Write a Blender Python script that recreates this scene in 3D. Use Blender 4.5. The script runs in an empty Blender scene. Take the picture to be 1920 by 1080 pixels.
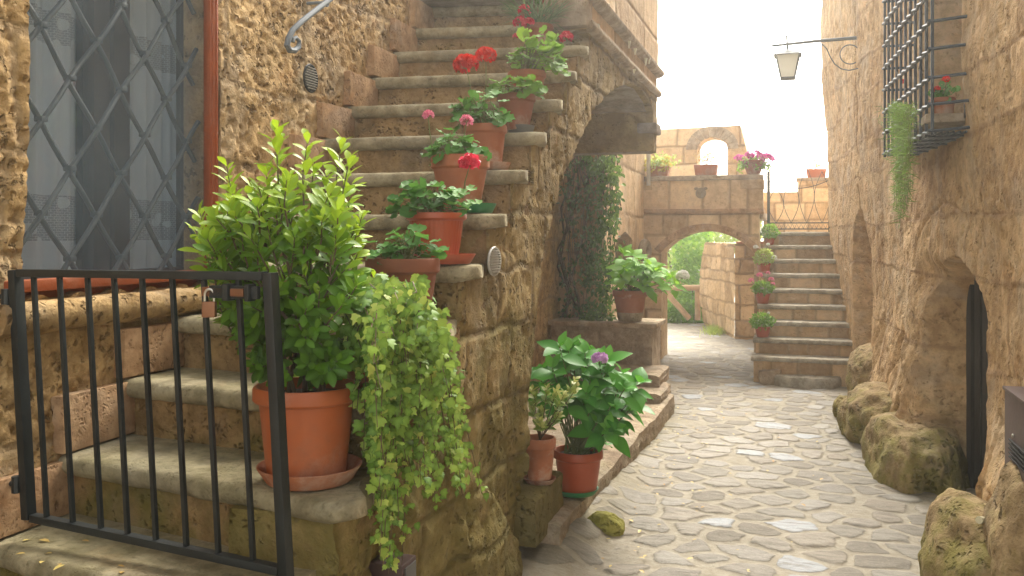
import bpy, bmesh, math, random
import numpy as np
from mathutils import Vector, Matrix
random.seed(7)
RNG = np.random.default_rng(7)
R = math.radians
scene = bpy.context.scene
COL = scene.collection
# ---------------------------------------------------------------- frames
F, HX, HY, CZ = 1700.0, 960.0, 440.0, 1.4
TH = R(17.5); CT, ST = math.cos(TH), math.sin(TH)
def W(px, py, D): return Vector(((px-HX)/F*D, D, CZ-(py-HY)/F*D))
def S(u, v, z=0.0): return Vector((u*CT+v*ST, -u*ST+v*CT, z))      # street frame -> world
def UV(p): return (p[0]*CT-p[1]*ST, p[0]*ST+p[1]*CT, p[2])          # world -> street frame
def on_u(px, py, u):
    r = (px-HX)/F; Y = u/(CT*r-ST); return (u, ST*r*Y+CT*Y, CZ-(py-HY)/F*Y)
def on_v(px, py, v):
    r = (px-HX)/F; Y = v/(ST*r+CT); return (CT*r*Y-ST*Y, v, CZ-(py-HY)/F*Y)
# ---------------------------------------------------------------- noise
def _h(ix, iy, iz, seed):
    n = (ix.astype(np.int64)*374761393 + iy.astype(np.int64)*668265263 + iz.astype(np.int64)*2147483647 + seed*974634777) & 0xFFFFFFFF
    n = ((n ^ (n >> 13))*1274126177) & 0xFFFFFFFF
    n = ((n ^ (n >> 16))*2246822519) & 0xFFFFFFFF
    return ((n ^ (n >> 15)) & 0xFFFFFF)/float(0xFFFFFF)
def vnoise(x, y, z, seed=0):
    x, y, z = np.broadcast_arrays(np.asarray(x, float), np.asarray(y, float), np.asarray(z, float))
    fx, fy, fz = np.floor(x), np.floor(y), np.floor(z)
    tx, ty, tz = x-fx, y-fy, z-fz
    tx, ty, tz = [t*t*t*(t*(t*6-15)+10) for t in (tx, ty, tz)]
    out = 0
    for i in (0, 1):
        for j in (0, 1):
            for k in (0, 1):
                w = (tx if i else 1-tx)*(ty if j else 1-ty)*(tz if k else 1-tz)
                out = out + w*_h(fx+i, fy+j, fz+k, seed)
    return out*2-1
def fbm(x, y, z, s, octv=4, seed=0, gain=.5):
    x, y, z = np.asarray(x)*s, np.asarray(y)*s, np.asarray(z)*s
    a, o, t = 1.0, 0, 0
    for i in range(octv):
        o = o + a*vnoise(x, y, z, seed+i*17); t += a
        a *= gain; x, y, z = x*2.03+3.1, y*2.03+1.7, z*2.03+5.3
    return o/t
def sstep(a, b, x):
    t = np.clip((x-a)/(b-a), 0, 1); return t*t*(3-2*t)
def masonry(a, z, seed, rh, cw, warp=.03):
    rg = np.random.default_rng(seed)
    a = np.asarray(a, float); z = np.asarray(z, float)
    aw = a+warp*fbm(a, z, 0, 2.5, 3, seed); zw = z+warp*fbm(a, z, 7, 2.5, 3, seed+5)
    ed = -1+np.cumsum(rh*(.7+.6*rg.random(int(9/rh)+2)))
    ri = np.clip(np.searchsorted(ed, zw)-1, 0, len(ed)-2)
    dz = np.minimum(zw-ed[ri], ed[ri+1]-zw)
    off = rg.random(len(ed))
    c = aw/cw+off[ri]*3; ci = np.floor(c)
    jb = lambda i: i+.45*_h(i, ri, 0*ri, seed)
    ci = np.where(c < jb(ci), ci-1, ci)
    d = np.minimum(c-jb(ci), jb(ci+1)-c)*cw
    return np.minimum(np.abs(dz), d), _h(ci, ri, 0*ri+3, seed)
# ---------------------------------------------------------------- mesh building
def np_mesh(name, V, faces, attrs=None, smooth=True, sharp=None, recalc=False):
    me = bpy.data.meshes.new(name)
    V = np.asarray(V, np.float32)
    me.vertices.add(len(V)); me.vertices.foreach_set('co', V.ravel())
    faces = [np.asarray(f, np.int32) for f in faces if len(f)]
    tot = sum(f.size for f in faces); npoly = sum(len(f) for f in faces)
    me.loops.add(tot); me.polygons.add(npoly)
    me.loops.foreach_set('vertex_index', np.concatenate([f.ravel() for f in faces]))
    ls = []; st = 0
    for f in faces:
        ls.append(np.arange(len(f), dtype=np.int32)*f.shape[1]+st); st += f.size
    me.polygons.foreach_set('loop_start', np.concatenate(ls))
    me.update(calc_edges=True); me.validate()
    if recalc:
        bm = bmesh.new(); bm.from_mesh(me); bmesh.ops.recalc_face_normals(bm, faces=bm.faces); bm.to_mesh(me); bm.free()
    for k, a in (attrs or {}).items():
        at = me.attributes.new(k, 'FLOAT', 'POINT'); at.data.foreach_set('value', np.asarray(a, np.float32))
    me.polygons.foreach_set('use_smooth', np.full(len(me.polygons), smooth))
    if sharp: me.set_sharp_from_angle(angle=R(sharp))
    me.update()
    return me
def grid_faces(n, m, off=0, wrap=False):
    i = np.arange(n-1)[:, None]; mm = m if wrap else m-1
    j = np.arange(mm)[None, :]; j2 = (j+1) % m
    f = np.stack([i*m+j, (i+1)*m+j, (i+1)*m+j2, i*m+j2], -1).reshape(-1, 4)
    return f+off
class MB:
    """collects shapes (in street or world coordinates) that become ONE mesh"""
    def __init__(self): self.V = []; self.Fc = {}; self.n = 0
    def add(self, V, faces):
        V = np.asarray(V, float); self.V.append(V)
        for f in faces:
            f = np.asarray(f)
            if f.ndim == 1: f = f[None]
            self.Fc.setdefault(f.shape[1], []).append(f+self.n)
        self.n += len(V); return self
    def box(self, lo, hi, bev=0.0, jit=0.0, skew=None):
        bm = bmesh.new(); bmesh.ops.create_cube(bm, size=1)
        for v in bm.verts:
            v.co = Vector([(lo[i]+hi[i])/2+v.co[i]*(hi[i]-lo[i]) for i in range(3)])
            if jit: v.co += Vector([random.uniform(-jit, jit) for _ in range(3)])
        return self.bm(bm, bev)
    def hull8(self, pts, bev=0.0):
        """pts: 8 corners, bottom 4 (ccw) then top 4"""
        bm = bmesh.new(); vs = [bm.verts.new(p) for p in pts]
        for f in ((3, 2, 1, 0), (4, 5, 6, 7), (0, 1, 5, 4), (1, 2, 6, 5), (2, 3, 7, 6), (3, 0, 4, 7)): bm.faces.new([vs[i] for i in f])
        return self.bm(bm, bev)
    def bm(self, bm, bev=0.0, seg=2):
        if bev: bmesh.ops.bevel(bm, geom=list(bm.edges), offset=bev, segments=seg, affect='EDGES', profile=.6)
        bmesh.ops.recalc_face_normals(bm, faces=bm.faces)
        bm.verts.ensure_lookup_table(); bm.verts.index_update()
        V = [v.co[:] for v in bm.verts]; fs = [[v.index for v in f.verts] for f in bm.faces]; bm.free()
        return self.add(V, fs)
    def tube(self, P, r, seg=8, cap=True, close=False):
        P = [Vector(p) for p in P]; n = len(P); rr = r if hasattr(r, '__len__') else [r]*n
        V = []; up = None
        for i, p in enumerate(P):
            a = P[(i-1) % n] if (i or close) else P[0]; b = P[(i+1) % n] if (i < n-1 or close) else P[-1]
            d = (b-a).normalized()
            if up is None: up = Vector((0, 0, 1)) if abs(d.z) < .9 else Vector((1, 0, 0))
            x = d.cross(up); x = x.normalized() if x.length > 1e-6 else Vector((1, 0, 0)); up = x.cross(d).normalized()
            for k in range(seg):
                t = 2*math.pi*k/seg; V.append(p+x*(math.cos(t)*rr[i])+up*(math.sin(t)*rr[i]))
        f = grid_faces(n, seg, 0, True)
        fs = [f]
        if close: fs.append(np.array([[(n-1)*seg+k, k, (k+1) % seg, (n-1)*seg+(k+1) % seg] for k in range(seg)]))
        elif cap: fs += [np.arange(seg)[::-1], np.arange(seg)+(n-1)*seg]
        return self.add([v[:] for v in V], fs)
    def lathe(self, prof, c=(0, 0, 0), seg=40, flute=0, famp=.0, fz=(0, 9)):
        V = []; t = np.linspace(0, 2*np.pi, seg, endpoint=False)
        for r, z in prof:
            rr = np.full(seg, max(r, 1e-4))
            if flute and fz[0] <= z <= fz[1]: rr = rr*(1+famp*np.tanh(3*np.sin(flute*t)))
            V.append(np.stack([c[0]+rr*np.cos(t), c[1]+rr*np.sin(t), np.full(seg, c[2]+z)], -1))
        return self.add(np.concatenate(V), [grid_faces(len(prof), seg, 0, True)])
    def ball(self, c, r, sub=2, sc=(1, 1, 1)):
        bm = bmesh.new(); bmesh.ops.create_icosphere(bm, subdivisions=sub, radius=r)
        for v in bm.verts: v.co = Vector((v.co.x*sc[0]+c[0], v.co.y*sc[1]+c[1], v.co.z*sc[2]+c[2]))
        return self.bm(bm)
    def prism(self, poly, axis, lo, hi, bev=0.0):
        """poly of 2-D points; axis = index of the extrusion axis"""
        def P(p, t):
            q = [0, 0, 0]; o = [i for i in range(3) if i != axis]; q[o[0]], q[o[1]], q[axis] = p[0], p[1], t; return q
        bm = bmesh.new(); a = [bm.verts.new(P(p, lo)) for p in poly]; b = [bm.verts.new(P(p, hi)) for p in poly]
        n = len(poly); bm.faces.new(a); bm.faces.new(b)
        for i in range(n): bm.faces.new((a[i], a[(i+1) % n], b[(i+1) % n], b[i]))
        return self.bm(bm, bev, 1)
    def mesh(self, name, base, smooth=True, sharp=35, attrs=None):
        V = np.concatenate(self.V)-np.array(base)
        return np_mesh(name, V, [np.concatenate(v) for v in self.Fc.values()], attrs, smooth, sharp)
ROOTS = {}
def _tag(o, label, cat, group, kind):
    if label: o['label'] = label
    if cat: o['category'] = cat
    if group: o['group'] = group
    if kind: o['kind'] = kind
def thing(name, label, cat, base, street=False, group=None, kind=None):
    """an Empty at the thing's base (street=True: base and all its shapes are in street coordinates)"""
    o = bpy.data.objects.new(name, None); COL.objects.link(o); o.empty_display_size = .1
    o.location = S(*base) if street else Vector(base)
    if street: o.rotation_euler.z = -TH
    ROOTS[o.name] = (tuple(base), street); _tag(o, label, cat, group, kind)
    return o
def part(name, mb, m, parent, label=None, smooth=True, sharp=35, kind=None):
    top = parent
    while top.parent: top = top.parent
    base, st = ROOTS[top.name]
    me = mb.mesh(name, base, smooth, sharp) if isinstance(mb, MB) else mb(name, base)
    me.materials.append(m)
    o = bpy.data.objects.new(name, me); COL.objects.link(o); o.parent = parent
    if label: o['label'] = label
    if kind: o['kind'] = kind
    return o
def single(name, mb, m, label, cat, base, street=False, group=None, kind=None, smooth=True, sharp=35):
    me = mb.mesh(name, base, smooth, sharp) if isinstance(mb, MB) else mb(name, base)
    me.materials.append(m)
    o = bpy.data.objects.new(name, me); COL.objects.link(o)
    o.location = S(*base) if street else Vector(base)
    if street: o.rotation_euler.z = -TH
    ROOTS[o.name] = (tuple(base), street); _tag(o, label, cat, group, kind)
    return o
def raw(V, faces, attrs=None, smooth=True, sharp=None, recalc=False):
    """defer a numpy mesh so that part()/single() can shift it to its base"""
    return lambda name, base: np_mesh(name, np.asarray(V)-np.array(base), faces, attrs, smooth, sharp, recalc)
# walls made of columns ------------------------------------------------------
def panels(plist, axis, front, thick, disp, sign=1, mason=None, nd=5):
    """axis 'u': runs along v, front face at u=front; axis 'v': runs along u, front face at v=front.
    each panel: (A, z0, z1, nz, capL, capR, thick)"""
    VV = []; FQ = []; FN = []; T = []; J = []; n0 = 0
    for (A, z0, z1, nz, cl, cr, th) in plist:
        A = np.asarray(A, float); m = len(A)
        z0 = np.broadcast_to(np.asarray(z0, float), m); z1 = np.broadcast_to(np.asarray(z1, float), m)
        th = th or thick
        td = np.linspace(1, 0, nd)
        t = np.concatenate([td, np.zeros(nz-2), td[::-1]])
        s = np.concatenate([np.zeros(nd), np.linspace(0, 1, nz)[1:-1], np.ones(nd)])
        k = len(t)
        Z = z0[:, None]+(z1-z0)[:, None]*s[None]; AA = np.repeat(A[:, None], k, 1); TT = np.repeat(t[None], m, 0)
        d = disp(AA, Z)*(1-TT*.8)
        dep = front+sign*(d-TT*th)
        jt = fbm(AA, Z, TT*3, 9, 3, 91)*.006*(TT > 0)
        V = np.stack([dep, AA, Z+jt], -1) if axis == 'u' else np.stack([AA, dep, Z+jt], -1)
        VV.append(V.reshape(-1, 3))
        FQ.append(grid_faces(m, k, n0)); i = np.arange(m-1)
        FQ.append(np.stack([n0+i*k+k-1, n0+(i+1)*k+k-1, n0+(i+1)*k, n0+i*k], -1))
        if cl: FN.append(np.arange(k)+n0)
        if cr: FN.append((np.arange(k)+n0+(m-1)*k)[::-1])
        if mason is not None:
            dd, tt = mason(AA.ravel(), Z.ravel()); J.append(1-sstep(.004, .022, dd)); T.append(tt)
        n0 += m*k
    V = np.concatenate(VV); fl = [np.concatenate(FQ)]
    for f in FN: fl.append(f[None])
    at = {'tint': np.concatenate(T), 'joint': np.concatenate(J)} if T else {}
    return raw(V, fl, at, True, 50, True)
# ---------------------------------------------------------------- materials
class NT:
    def __init__(self, name):
        self.m = bpy.data.materials.new(name); self.m.use_nodes = True
        self.t = self.m.node_tree; self.t.nodes.clear(); self.out = self.n('ShaderNodeOutputMaterial')
    def n(self, ty, **kw):
        nd = self.t.nodes.new(ty)
        for k, v in kw.items():
            if k.startswith('i_'):
                nd.inputs[k[2:].replace('_', ' ')].default_value = v
            else: setattr(nd, k, v)
        return nd
    def l(self, a, b): self.t.links.new(a, b)
    def val(self, x, sock):
        if hasattr(x, 'links'): self.l(x, sock)
        else: sock.default_value = x
    def math(self, op, a, b=0.0, c=None, clamp=False):
        nd = self.n('ShaderNodeMath', operation=op, use_clamp=clamp)
        self.val(a, nd.inputs[0]); self.val(b, nd.inputs[1])
        if c is not None: self.val(c, nd.inputs[2])
        return nd.outputs[0]
    def mix(self, f, a, b, mode='MIX'):
        nd = self.n('ShaderNodeMixRGB', blend_type=mode)
        for x, s in ((f, nd.inputs[0]), (a, nd.inputs[1]), (b, nd.inputs[2])):
            if isinstance(x, tuple) and len(x) == 3: x = x+(1,)
            self.val(x, s)
        return nd.outputs[0]
    def noise(self, scale, detail=4, rough=.55, vec=None, dist=0.0):
        nd = self.n('ShaderNodeTexNoise'); nd.inputs['Scale'].default_value = scale
        nd.inputs['Detail'].default_value = detail; nd.inputs['Roughness'].default_value = rough; nd.inputs['Distortion'].default_value = dist
        if vec is not None: self.l(vec, nd.inputs['Vector'])
        return nd.outputs['Fac']
    def ramp(self, fac, stops):
        nd = self.n('ShaderNodeValToRGB'); e = nd.color_ramp.elements
        while len(e) < len(stops): e.new(.5)
        for x, (p, c) in zip(e, stops):
            x.position = p; x.color = tuple(c)+(1,) if len(c) == 3 else c
        self.l(fac, nd.inputs[0]); return nd.outputs[0]
    def rng(self, x, a, b, c=0.0, d=1.0):
        nd = self.n('ShaderNodeMapRange', interpolation_type='SMOOTHSTEP')
        self.l(x, nd.inputs[0])
        for i, v in enumerate((a, b, c, d)): nd.inputs[1+i].default_value = v
        return nd.outputs[0]
    def attr(self, name): return self.n('ShaderNodeAttribute', attribute_name=name).outputs['Fac']
    def obj(self): return self.n('ShaderNodeTexCoord').outputs['Object']
    def sep(self, v): return self.n('ShaderNodeSeparateXYZ').outputs, v
    def bump(self, h, strength, dist=.02, normal=None):
        nd = self.n('ShaderNodeBump'); nd.inputs['Strength'].default_value = strength; nd.inputs['Distance'].default_value = dist
        self.l(h, nd.inputs['Height'])
        if normal is not None: self.l(normal, nd.inputs['Normal'])
        return nd.outputs[0]
    def bsdf(self, col, rough=.8, normal=None, metal=0.0, spec=.5):
        nd = self.n('ShaderNodeBsdfPrincipled')
        if isinstance(col, tuple) and len(col) == 3: col = col+(1,)
        self.val(col, nd.inputs['Base Color']); self.val(rough, nd.inputs['Roughness'])
        nd.inputs['Metallic'].default_value = metal; nd.inputs['Specular IOR Level'].default_value = spec
        if normal is not None: self.l(normal, nd.inputs['Normal'])
        return nd
    def done(self, sh):
        self.l(sh if not hasattr(sh, 'outputs') else sh.outputs[0], self.out.inputs['Surface']); return self.m
def zsep(t, v):
    s = t.n('ShaderNodeSeparateXYZ'); t.l(v, s.inputs[0]); return s.outputs
def stone(name, c1, c2, c3, joint=(.2, .14, .08), scale=1.0, bump=.6, pit=.6, pitscale=40, moss=None, attr=True, tint=.35, mosscol=(.12, .15, .025), streak=0.0, grey=.35):
    t = NT(name); v = t.obj()
    a = t.noise(1.6*scale, 6, .6, v); b = t.noise(11*scale, 8, .65, v); c = t.noise(60*scale, 4, .6, v)
    col = t.ramp(a, [(.3, c1), (.5, c2), (.7, c3)])
    col = t.mix(t.rng(b, .35, .65), t.mix(.55, col, tuple(x*.55 for x in c1)), t.mix(.25, col, tuple(min(1, x*1.35) for x in c3)))
    m3 = sum(c2)/3; gcol = (m3*1.06, m3*.98, m3*.84)
    col = t.mix(t.math('MULTIPLY', t.rng(t.noise(2.7*scale, 5, .6, v, .4), .48, .66), grey), col, gcol)
    col = t.mix(t.math('MULTIPLY', t.rng(t.noise(3.4*scale, 4, .6, v, .8), .56, .70), grey*.8), col, tuple(x*y for x, y in zip(c2, (1.12, .88, .68))))
    col = t.mix(t.math('MULTIPLY', t.rng(c, .52, .75), .35), col, tuple(x*.4 for x in c1))
    pm2 = t.math('MULTIPLY', t.rng(t.noise(34, 3, .55, v), .585, .68), t.rng(t.noise(4.3, 3, .5, v), .40, .58))
    col = t.mix(t.math('MULTIPLY', pm2, .6*min(1, pit)), col, tuple(x*.3 for x in c1))
    if attr:
        ti = t.attr('tint')
        col = t.mix(tint, col, t.ramp(ti, [(0, tuple(x*.6 for x in c1)), (.5, c2), (1, tuple(min(1, x*1.3) for x in c3))]))
        jo = t.attr('joint')
        col = t.mix(t.math('MULTIPLY', jo, .75), col, joint)
    if streak:
        mp = t.n('ShaderNodeMapping'); mp.inputs['Scale'].default_value = (7, 7, .9); t.l(v, mp.inputs['Vector'])
        col = t.mix(t.math('MULTIPLY', t.rng(t.noise(1, 5, .6, mp.outputs[0]), .5, .75), streak), col, tuple(x*.45 for x in c1))
    vo = t.n('ShaderNodeTexVoronoi'); vo.inputs['Scale'].default_value = pitscale
    wv = t.n('ShaderNodeVectorMath', operation='ADD'); t.l(v, wv.inputs[0])
    nz = t.n('ShaderNodeTexNoise'); nz.inputs['Scale'].default_value = 18; t.l(v, nz.inputs['Vector'])
    sc = t.n('ShaderNodeVectorMath', operation='SCALE'); sc.inputs['Scale'].default_value = .06; t.l(nz.outputs['Color'], sc.inputs[0]); t.l(sc.outputs[0], wv.inputs[1])
    t.l(wv.outputs[0], vo.inputs['Vector'])
    pm = t.math('MULTIPLY', t.math('SUBTRACT', 1.0, t.rng(vo.outputs['Distance'], .12, .42)), t.rng(t.noise(7, 3, .5, v), .48, .62))
    col = t.mix(t.math('MULTIPLY', pm, .45*pit), col, tuple(x*.3 for x in c1))
    if moss:
        z = zsep(t, v)[2]
        g = t.n('ShaderNodeNewGeometry'); nzz = zsep(t, g.outputs['Normal'])[2]
        mz = t.math('ADD', t.math('MULTIPLY', t.math('SUBTRACT', 1.0, t.rng(z, moss[0], moss[1])), 1.0), t.math('MULTIPLY', nzz, .25))
        mm = t.math('MULTIPLY', t.rng(t.math('ADD', t.math('MULTIPLY', t.noise(4.5, 7, .65, v), 1.0), t.math('MULTIPLY', mz, .35)), .55, .85), moss[2], clamp=True)
        col = t.mix(mm, col, mosscol)
    h = t.math('ADD', t.math('MULTIPLY', b, .8), t.math('MULTIPLY', c, .22))
    h = t.math('SUBTRACT', t.math('SUBTRACT', h, t.math('MULTIPLY', pm, .55*pit)), t.math('MULTIPLY', pm2, .6*min(1, pit)))
    if attr: h = t.math('SUBTRACT', h, t.math('MULTIPLY', jo, .3))
    nr = t.bump(h, bump, .035)
    return t.done(t.bsdf(col, .92, nr, spec=.2))
def simple(name, col, rough=.6, metal=0.0, var=.15, bump=.0, bscale=40, spec=.5, dirt=None, salt=0.0):
    t = NT(name); v = t.obj()
    c = t.mix(t.rng(t.noise(6, 5, .6, v), .3, .7), tuple(x*(1-var) for x in col), tuple(min(1, x*(1+var)) for x in col))
    if dirt: c = t.mix(t.math('MULTIPLY', t.rng(t.noise(dirt[1], 6, .65, v), .45, .7), dirt[2]), c, dirt[0])
    if salt:   # lime bloom rising from the foot of each pot, and pots of differing age
        rn = t.n('ShaderNodeObjectInfo').outputs['Random']
        c = t.mix(t.math('MULTIPLY', rn, .45), c, tuple(x*y for x, y in zip(col, (.62, .58, .60))))
        z = zsep(t, v)[2]; lo = t.math('SUBTRACT', 1.0, t.rng(z, .0, .12)); nn = t.noise(9, 6, .65, v)
        c = t.mix(t.math('MULTIPLY', t.rng(t.math('ADD', nn, t.math('MULTIPLY', lo, .13)), .58, .80), t.math('MULTIPLY', t.math('ADD', rn, .35), salt), clamp=True), c, (.52, .43, .35))
        c = t.mix(t.math('MULTIPLY', t.rng(t.noise(5, 6, .7, v), .55, .72), .4), c, tuple(x*.45 for x in col))
    nr = t.bump(t.noise(bscale, 5, .6, v), bump, .01) if bump else None
    return t.done(t.bsdf(c, rough, nr, metal, spec))
def leafmat(name, dark, mid, young, trans=.3, rough=.42, rib=.25):
    t = NT(name)
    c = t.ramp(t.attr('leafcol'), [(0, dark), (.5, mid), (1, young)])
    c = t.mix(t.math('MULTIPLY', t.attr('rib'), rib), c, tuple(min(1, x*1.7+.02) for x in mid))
    p = t.bsdf(c, rough+.08, None, spec=.28)
    tr = t.n('ShaderNodeBsdfTranslucent'); t.l(t.mix(.5, c, young), tr.inputs[0])
    mx = t.n('ShaderNodeMixShader'); mx.inputs[0].default_value = trans
    t.l(p.outputs[0], mx.inputs[1]); t.l(tr.outputs[0], mx.inputs[2])
    return t.done(mx)
def petalmat(name, c1, c2, trans=.3):
    t = NT(name)
    c = t.mix(t.attr('leafcol'), c1, c2)
    p = t.bsdf(c, .55, None, spec=.3)
    tr = t.n('ShaderNodeBsdfTranslucent'); t.l(c, tr.inputs[0])
    mx = t.n('ShaderNodeMixShader'); mx.inputs[0].default_value = trans
    t.l(p.outputs[0], mx.inputs[1]); t.l(tr.outputs[0], mx.inputs[2])
    return t.done(mx)
# ---------------------------------------------------------------- leaves
def strip_leaf(ws, curve=.15, fold=.18, tip=True):
    """leaf along +y (length 1), widths ws at even stations; folded along the midrib"""
    n = len(ws); V = []; rib = []; Fq = []
    for i, w in enumerate(ws):
        y = i/(n-1); z = -curve*y*y
        for sx in (-1, 0, 1):
            V.append((sx*w/2, y, z+(fold*w/2*abs(sx)))); rib.append(1.0 if sx == 0 else 0.0)
    for i in range(n-1):
        for j in (0, 1): Fq.append((i*3+j, i*3+j+1, (i+1)*3+j+1, (i+1)*3+j))
    return np.array(V), np.array(Fq), np.array(rib)
def fan_leaf(pts, cup=.12, c=(0, .4)):
    V = [(c[0], c[1], 0)]; rib = [1.0]
    for i, (x, y) in enumerate(pts):
        r = math.hypot(x-c[0], y-c[1]); V.append((x, y, cup*r*(1+.5*math.sin(i*2.1)))); rib.append(0.0)
    n = len(pts); Ft = [(0, 1+i, 1+(i+1) % n) for i in range(n)]
    return np.array(V), np.array(Ft), np.array(rib)
SHRUB = strip_leaf([.05, .15, .26, .37, .44, .43, .30, .08], .22, .2)
OVATE = strip_leaf([.06, .42, .62, .60, .46, .26, .02], .25, .2)
LANCE = strip_leaf([.04, .2, .26, .2, .02], .2, .2)
BLADE = strip_leaf([.05, .06, .05, .01], .35, .3)
MINI = strip_leaf([.1, .5, .5, .04], .15, .25)
IVY = fan_leaf([(0, 0), (.13, -.06), (.30, -.02), (.5, .16), (.36, .30), (.40, .55), (.17, .58), (0, 1.0), (-.17, .58), (-.40, .55), (-.36, .30), (-.5, .16), (-.30, -.02), (-.13, -.06)], -.14, (0, .32))
_g = []
for _k in range(16):
    _a = -math.pi/2+.28+(2*math.pi-.56)*_k/15; _r = .5*(1.0 if _k % 2 else .88)
    _g.append((_r*math.cos(_a), .42+_r*math.sin(_a)))
GERA = fan_leaf([(0, .36)]+_g, .22, (0, .44))
PETAL = strip_leaf([.12, .55, .72, .5], -.15, .15)
class Leaves:
    def __init__(self): self.V = []; self.C = []; self.Rb = []; self.Fc = {}; self.n = 0
    def add(self, tpl, P, L, N, sc, col):
        P = np.atleast_2d(np.asarray(P, float)); L = np.atleast_2d(np.asarray(L, float)); N = np.atleast_2d(np.asarray(N, float)); n = len(P)
        L = np.broadcast_to(L, (n, 3)); N = np.broadcast_to(N, (n, 3))
        L = L/(np.linalg.norm(L, axis=1, keepdims=True)+1e-9)
        N = N-(N*L).sum(1, keepdims=True)*L; N = N/(np.linalg.norm(N, axis=1, keepdims=True)+1e-9)
        X = np.cross(L, N); sc = np.broadcast_to(np.asarray(sc, float), n); col = np.broadcast_to(np.asarray(col, float), n)
        tv, tf, rb = tpl
        V = P[:, None]+sc[:, None, None]*(tv[None, :, 0:1]*X[:, None]+tv[None, :, 1:2]*L[:, None]+tv[None, :, 2:3]*N[:, None])
        k = len(tv); f = tf[None]+(np.arange(n)*k)[:, None, None]+self.n
        self.Fc.setdefault(tf.shape[1], []).append(f.reshape(-1, tf.shape[1]))
        self.V.append(V.reshape(-1, 3)); self.C.append(np.repeat(np.clip(col, 0, 1), k)); self.Rb.append(np.tile(rb, n)); self.n += n*k
    def __call__(self, name, base):
        return np_mesh(name, np.concatenate(self.V)-np.array(base), [np.concatenate(v) for v in self.Fc.values()],
                       {'leafcol': np.concatenate(self.C), 'rib': np.concatenate(self.Rb)}, True, None)
def rdir(n): v = RNG.normal(size=(n, 3)); return v/np.linalg.norm(v, axis=1, keepdims=True)
def in_poly(p, poly):
    x, y = p; c = False; j = len(poly)-1
    for i in range(len(poly)):
        if (poly[i][1] > y) != (poly[j][1] > y) and x < (poly[j][0]-poly[i][0])*(y-poly[i][1])/(poly[j][1]-poly[i][1])+poly[i][0]: c = not c
        j = i
    return c
def pick(poly):
    xs = [p[0] for p in poly]; ys = [p[1] for p in poly]
    while True:
        p = (random.uniform(min(xs), max(xs)), random.uniform(min(ys), max(ys)))
        if in_poly(p, poly): return p
def shoot(LV, MBs, base, tip, nl, size, c0, c1, tpl=None, sr=.0018, spread=(1.25, .5)):
    """a leafy shoot: leaves spiral from base to tip"""
    tpl = tpl or SHRUB
    base = np.array(base, float); tip = np.array(tip, float); d = tip-base; Ln = np.linalg.norm(d); d /= Ln
    x = np.cross(d, (0, 0, 1.0)); x = x/np.linalg.norm(x) if np.linalg.norm(x) > .05 else np.array((1., 0, 0)); y = np.cross(x, d)
    i = np.arange(nl); t = .25+.75*i/(max(1, nl-1)); az = i*2.4+random.random()*6.28+RNG.normal(size=nl)*.25
    rad = np.cos(az)[:, None]*x+np.sin(az)[:, None]*y
    a = spread[0]+(spread[1]-spread[0])*t+RNG.normal(size=nl)*.18
    L = np.cos(a)[:, None]*d+np.sin(a)[:, None]*rad+np.array((0, 0, .12))
    N = np.sin(a)[:, None]*d-np.cos(a)[:, None]*rad+np.array((0, -.5, .35))+RNG.normal(size=(nl, 3))*.2
    sc = size*(1.1-.45*t**2)*(.8+.4*RNG.random(nl))
    LV.add(tpl, base+d*(t*Ln)[:, None], L, N, sc, c0+(c1-c0)*t+RNG.normal(size=nl)*.1)
    if MBs is not None: MBs.tube([base, (base+tip)/2+RNG.normal(size=3)*.004, tip], [sr*1.6, sr*1.2, sr*.7], 5)
# ================================================================ materials
M = {}
M['left'] = stone('golden_tufa', (.32, .19, .07), (.56, .37, .165), (.70, .52, .28), joint=(.36, .26, .15), bump=.9, pit=1.2, pitscale=30, tint=.08, streak=.12)
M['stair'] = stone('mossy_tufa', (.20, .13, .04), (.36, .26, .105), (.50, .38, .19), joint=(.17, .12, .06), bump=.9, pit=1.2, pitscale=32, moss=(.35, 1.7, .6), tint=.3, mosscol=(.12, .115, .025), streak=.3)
M['right'] = stone('red_tufa', (.40, .225, .095), (.61, .405, .205), (.71, .52, .30), joint=(.30, .18, .10), bump=.75, pit=.8, pitscale=34, tint=.18, moss=(-.1, .6, .2), streak=.22)
M['far'] = stone('pale_tufa', (.50, .31, .15), (.70, .50, .29), (.79, .62, .40), joint=(.30, .20, .11), bump=.6, pit=.5, pitscale=30, tint=.45, streak=.2)
M['rubble'] = stone('rubble_tufa', (.38, .22, .10), (.52, .34, .17), (.62, .44, .26), joint=(.26, .17, .09), bump=.9, pit=.7, pitscale=30, tint=.5)
M['tread'] = stone('grey_peperino', (.20, .165, .095), (.325, .28, .175), (.45, .40, .28), bump=.4, pit=.5, pitscale=55, attr=False, moss=(-2, 3, .25), mosscol=(.17, .16, .05))
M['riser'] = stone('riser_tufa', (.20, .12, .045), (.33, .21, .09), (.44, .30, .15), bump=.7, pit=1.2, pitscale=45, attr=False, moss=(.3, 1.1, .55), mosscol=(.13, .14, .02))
M['fartread'] = stone('grey_step_stone', (.29, .25, .19), (.40, .36, .28), (.50, .46, .38), bump=.4, pit=.4, attr=False)
M['farriser'] = stone('block_riser_stone', (.46, .29, .15), (.62, .43, .24), (.71, .54, .34), bump=.6, pit=.5, attr=True, tint=.55, joint=(.38, .28, .17))
M['skirt'] = stone('orange_tufa_block', (.38, .20, .09), (.48, .295, .155), (.53, .37, .23), bump=.5, pit=.9, pitscale=60, attr=False)
M['beam'] = stone('grey_brown_stone', (.20, .165, .13), (.31, .26, .215), (.40, .345, .29), bump=.35, pit=.3, attr=False)  # darker, greyer stone for the vault and its beam
M['ledge'] = stone('kerb_stone', (.28, .20, .13), (.40, .31, .215), (.50, .41, .30), bump=.6, pit=.6, attr=False, moss=(-.2, .2, .3))
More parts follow.
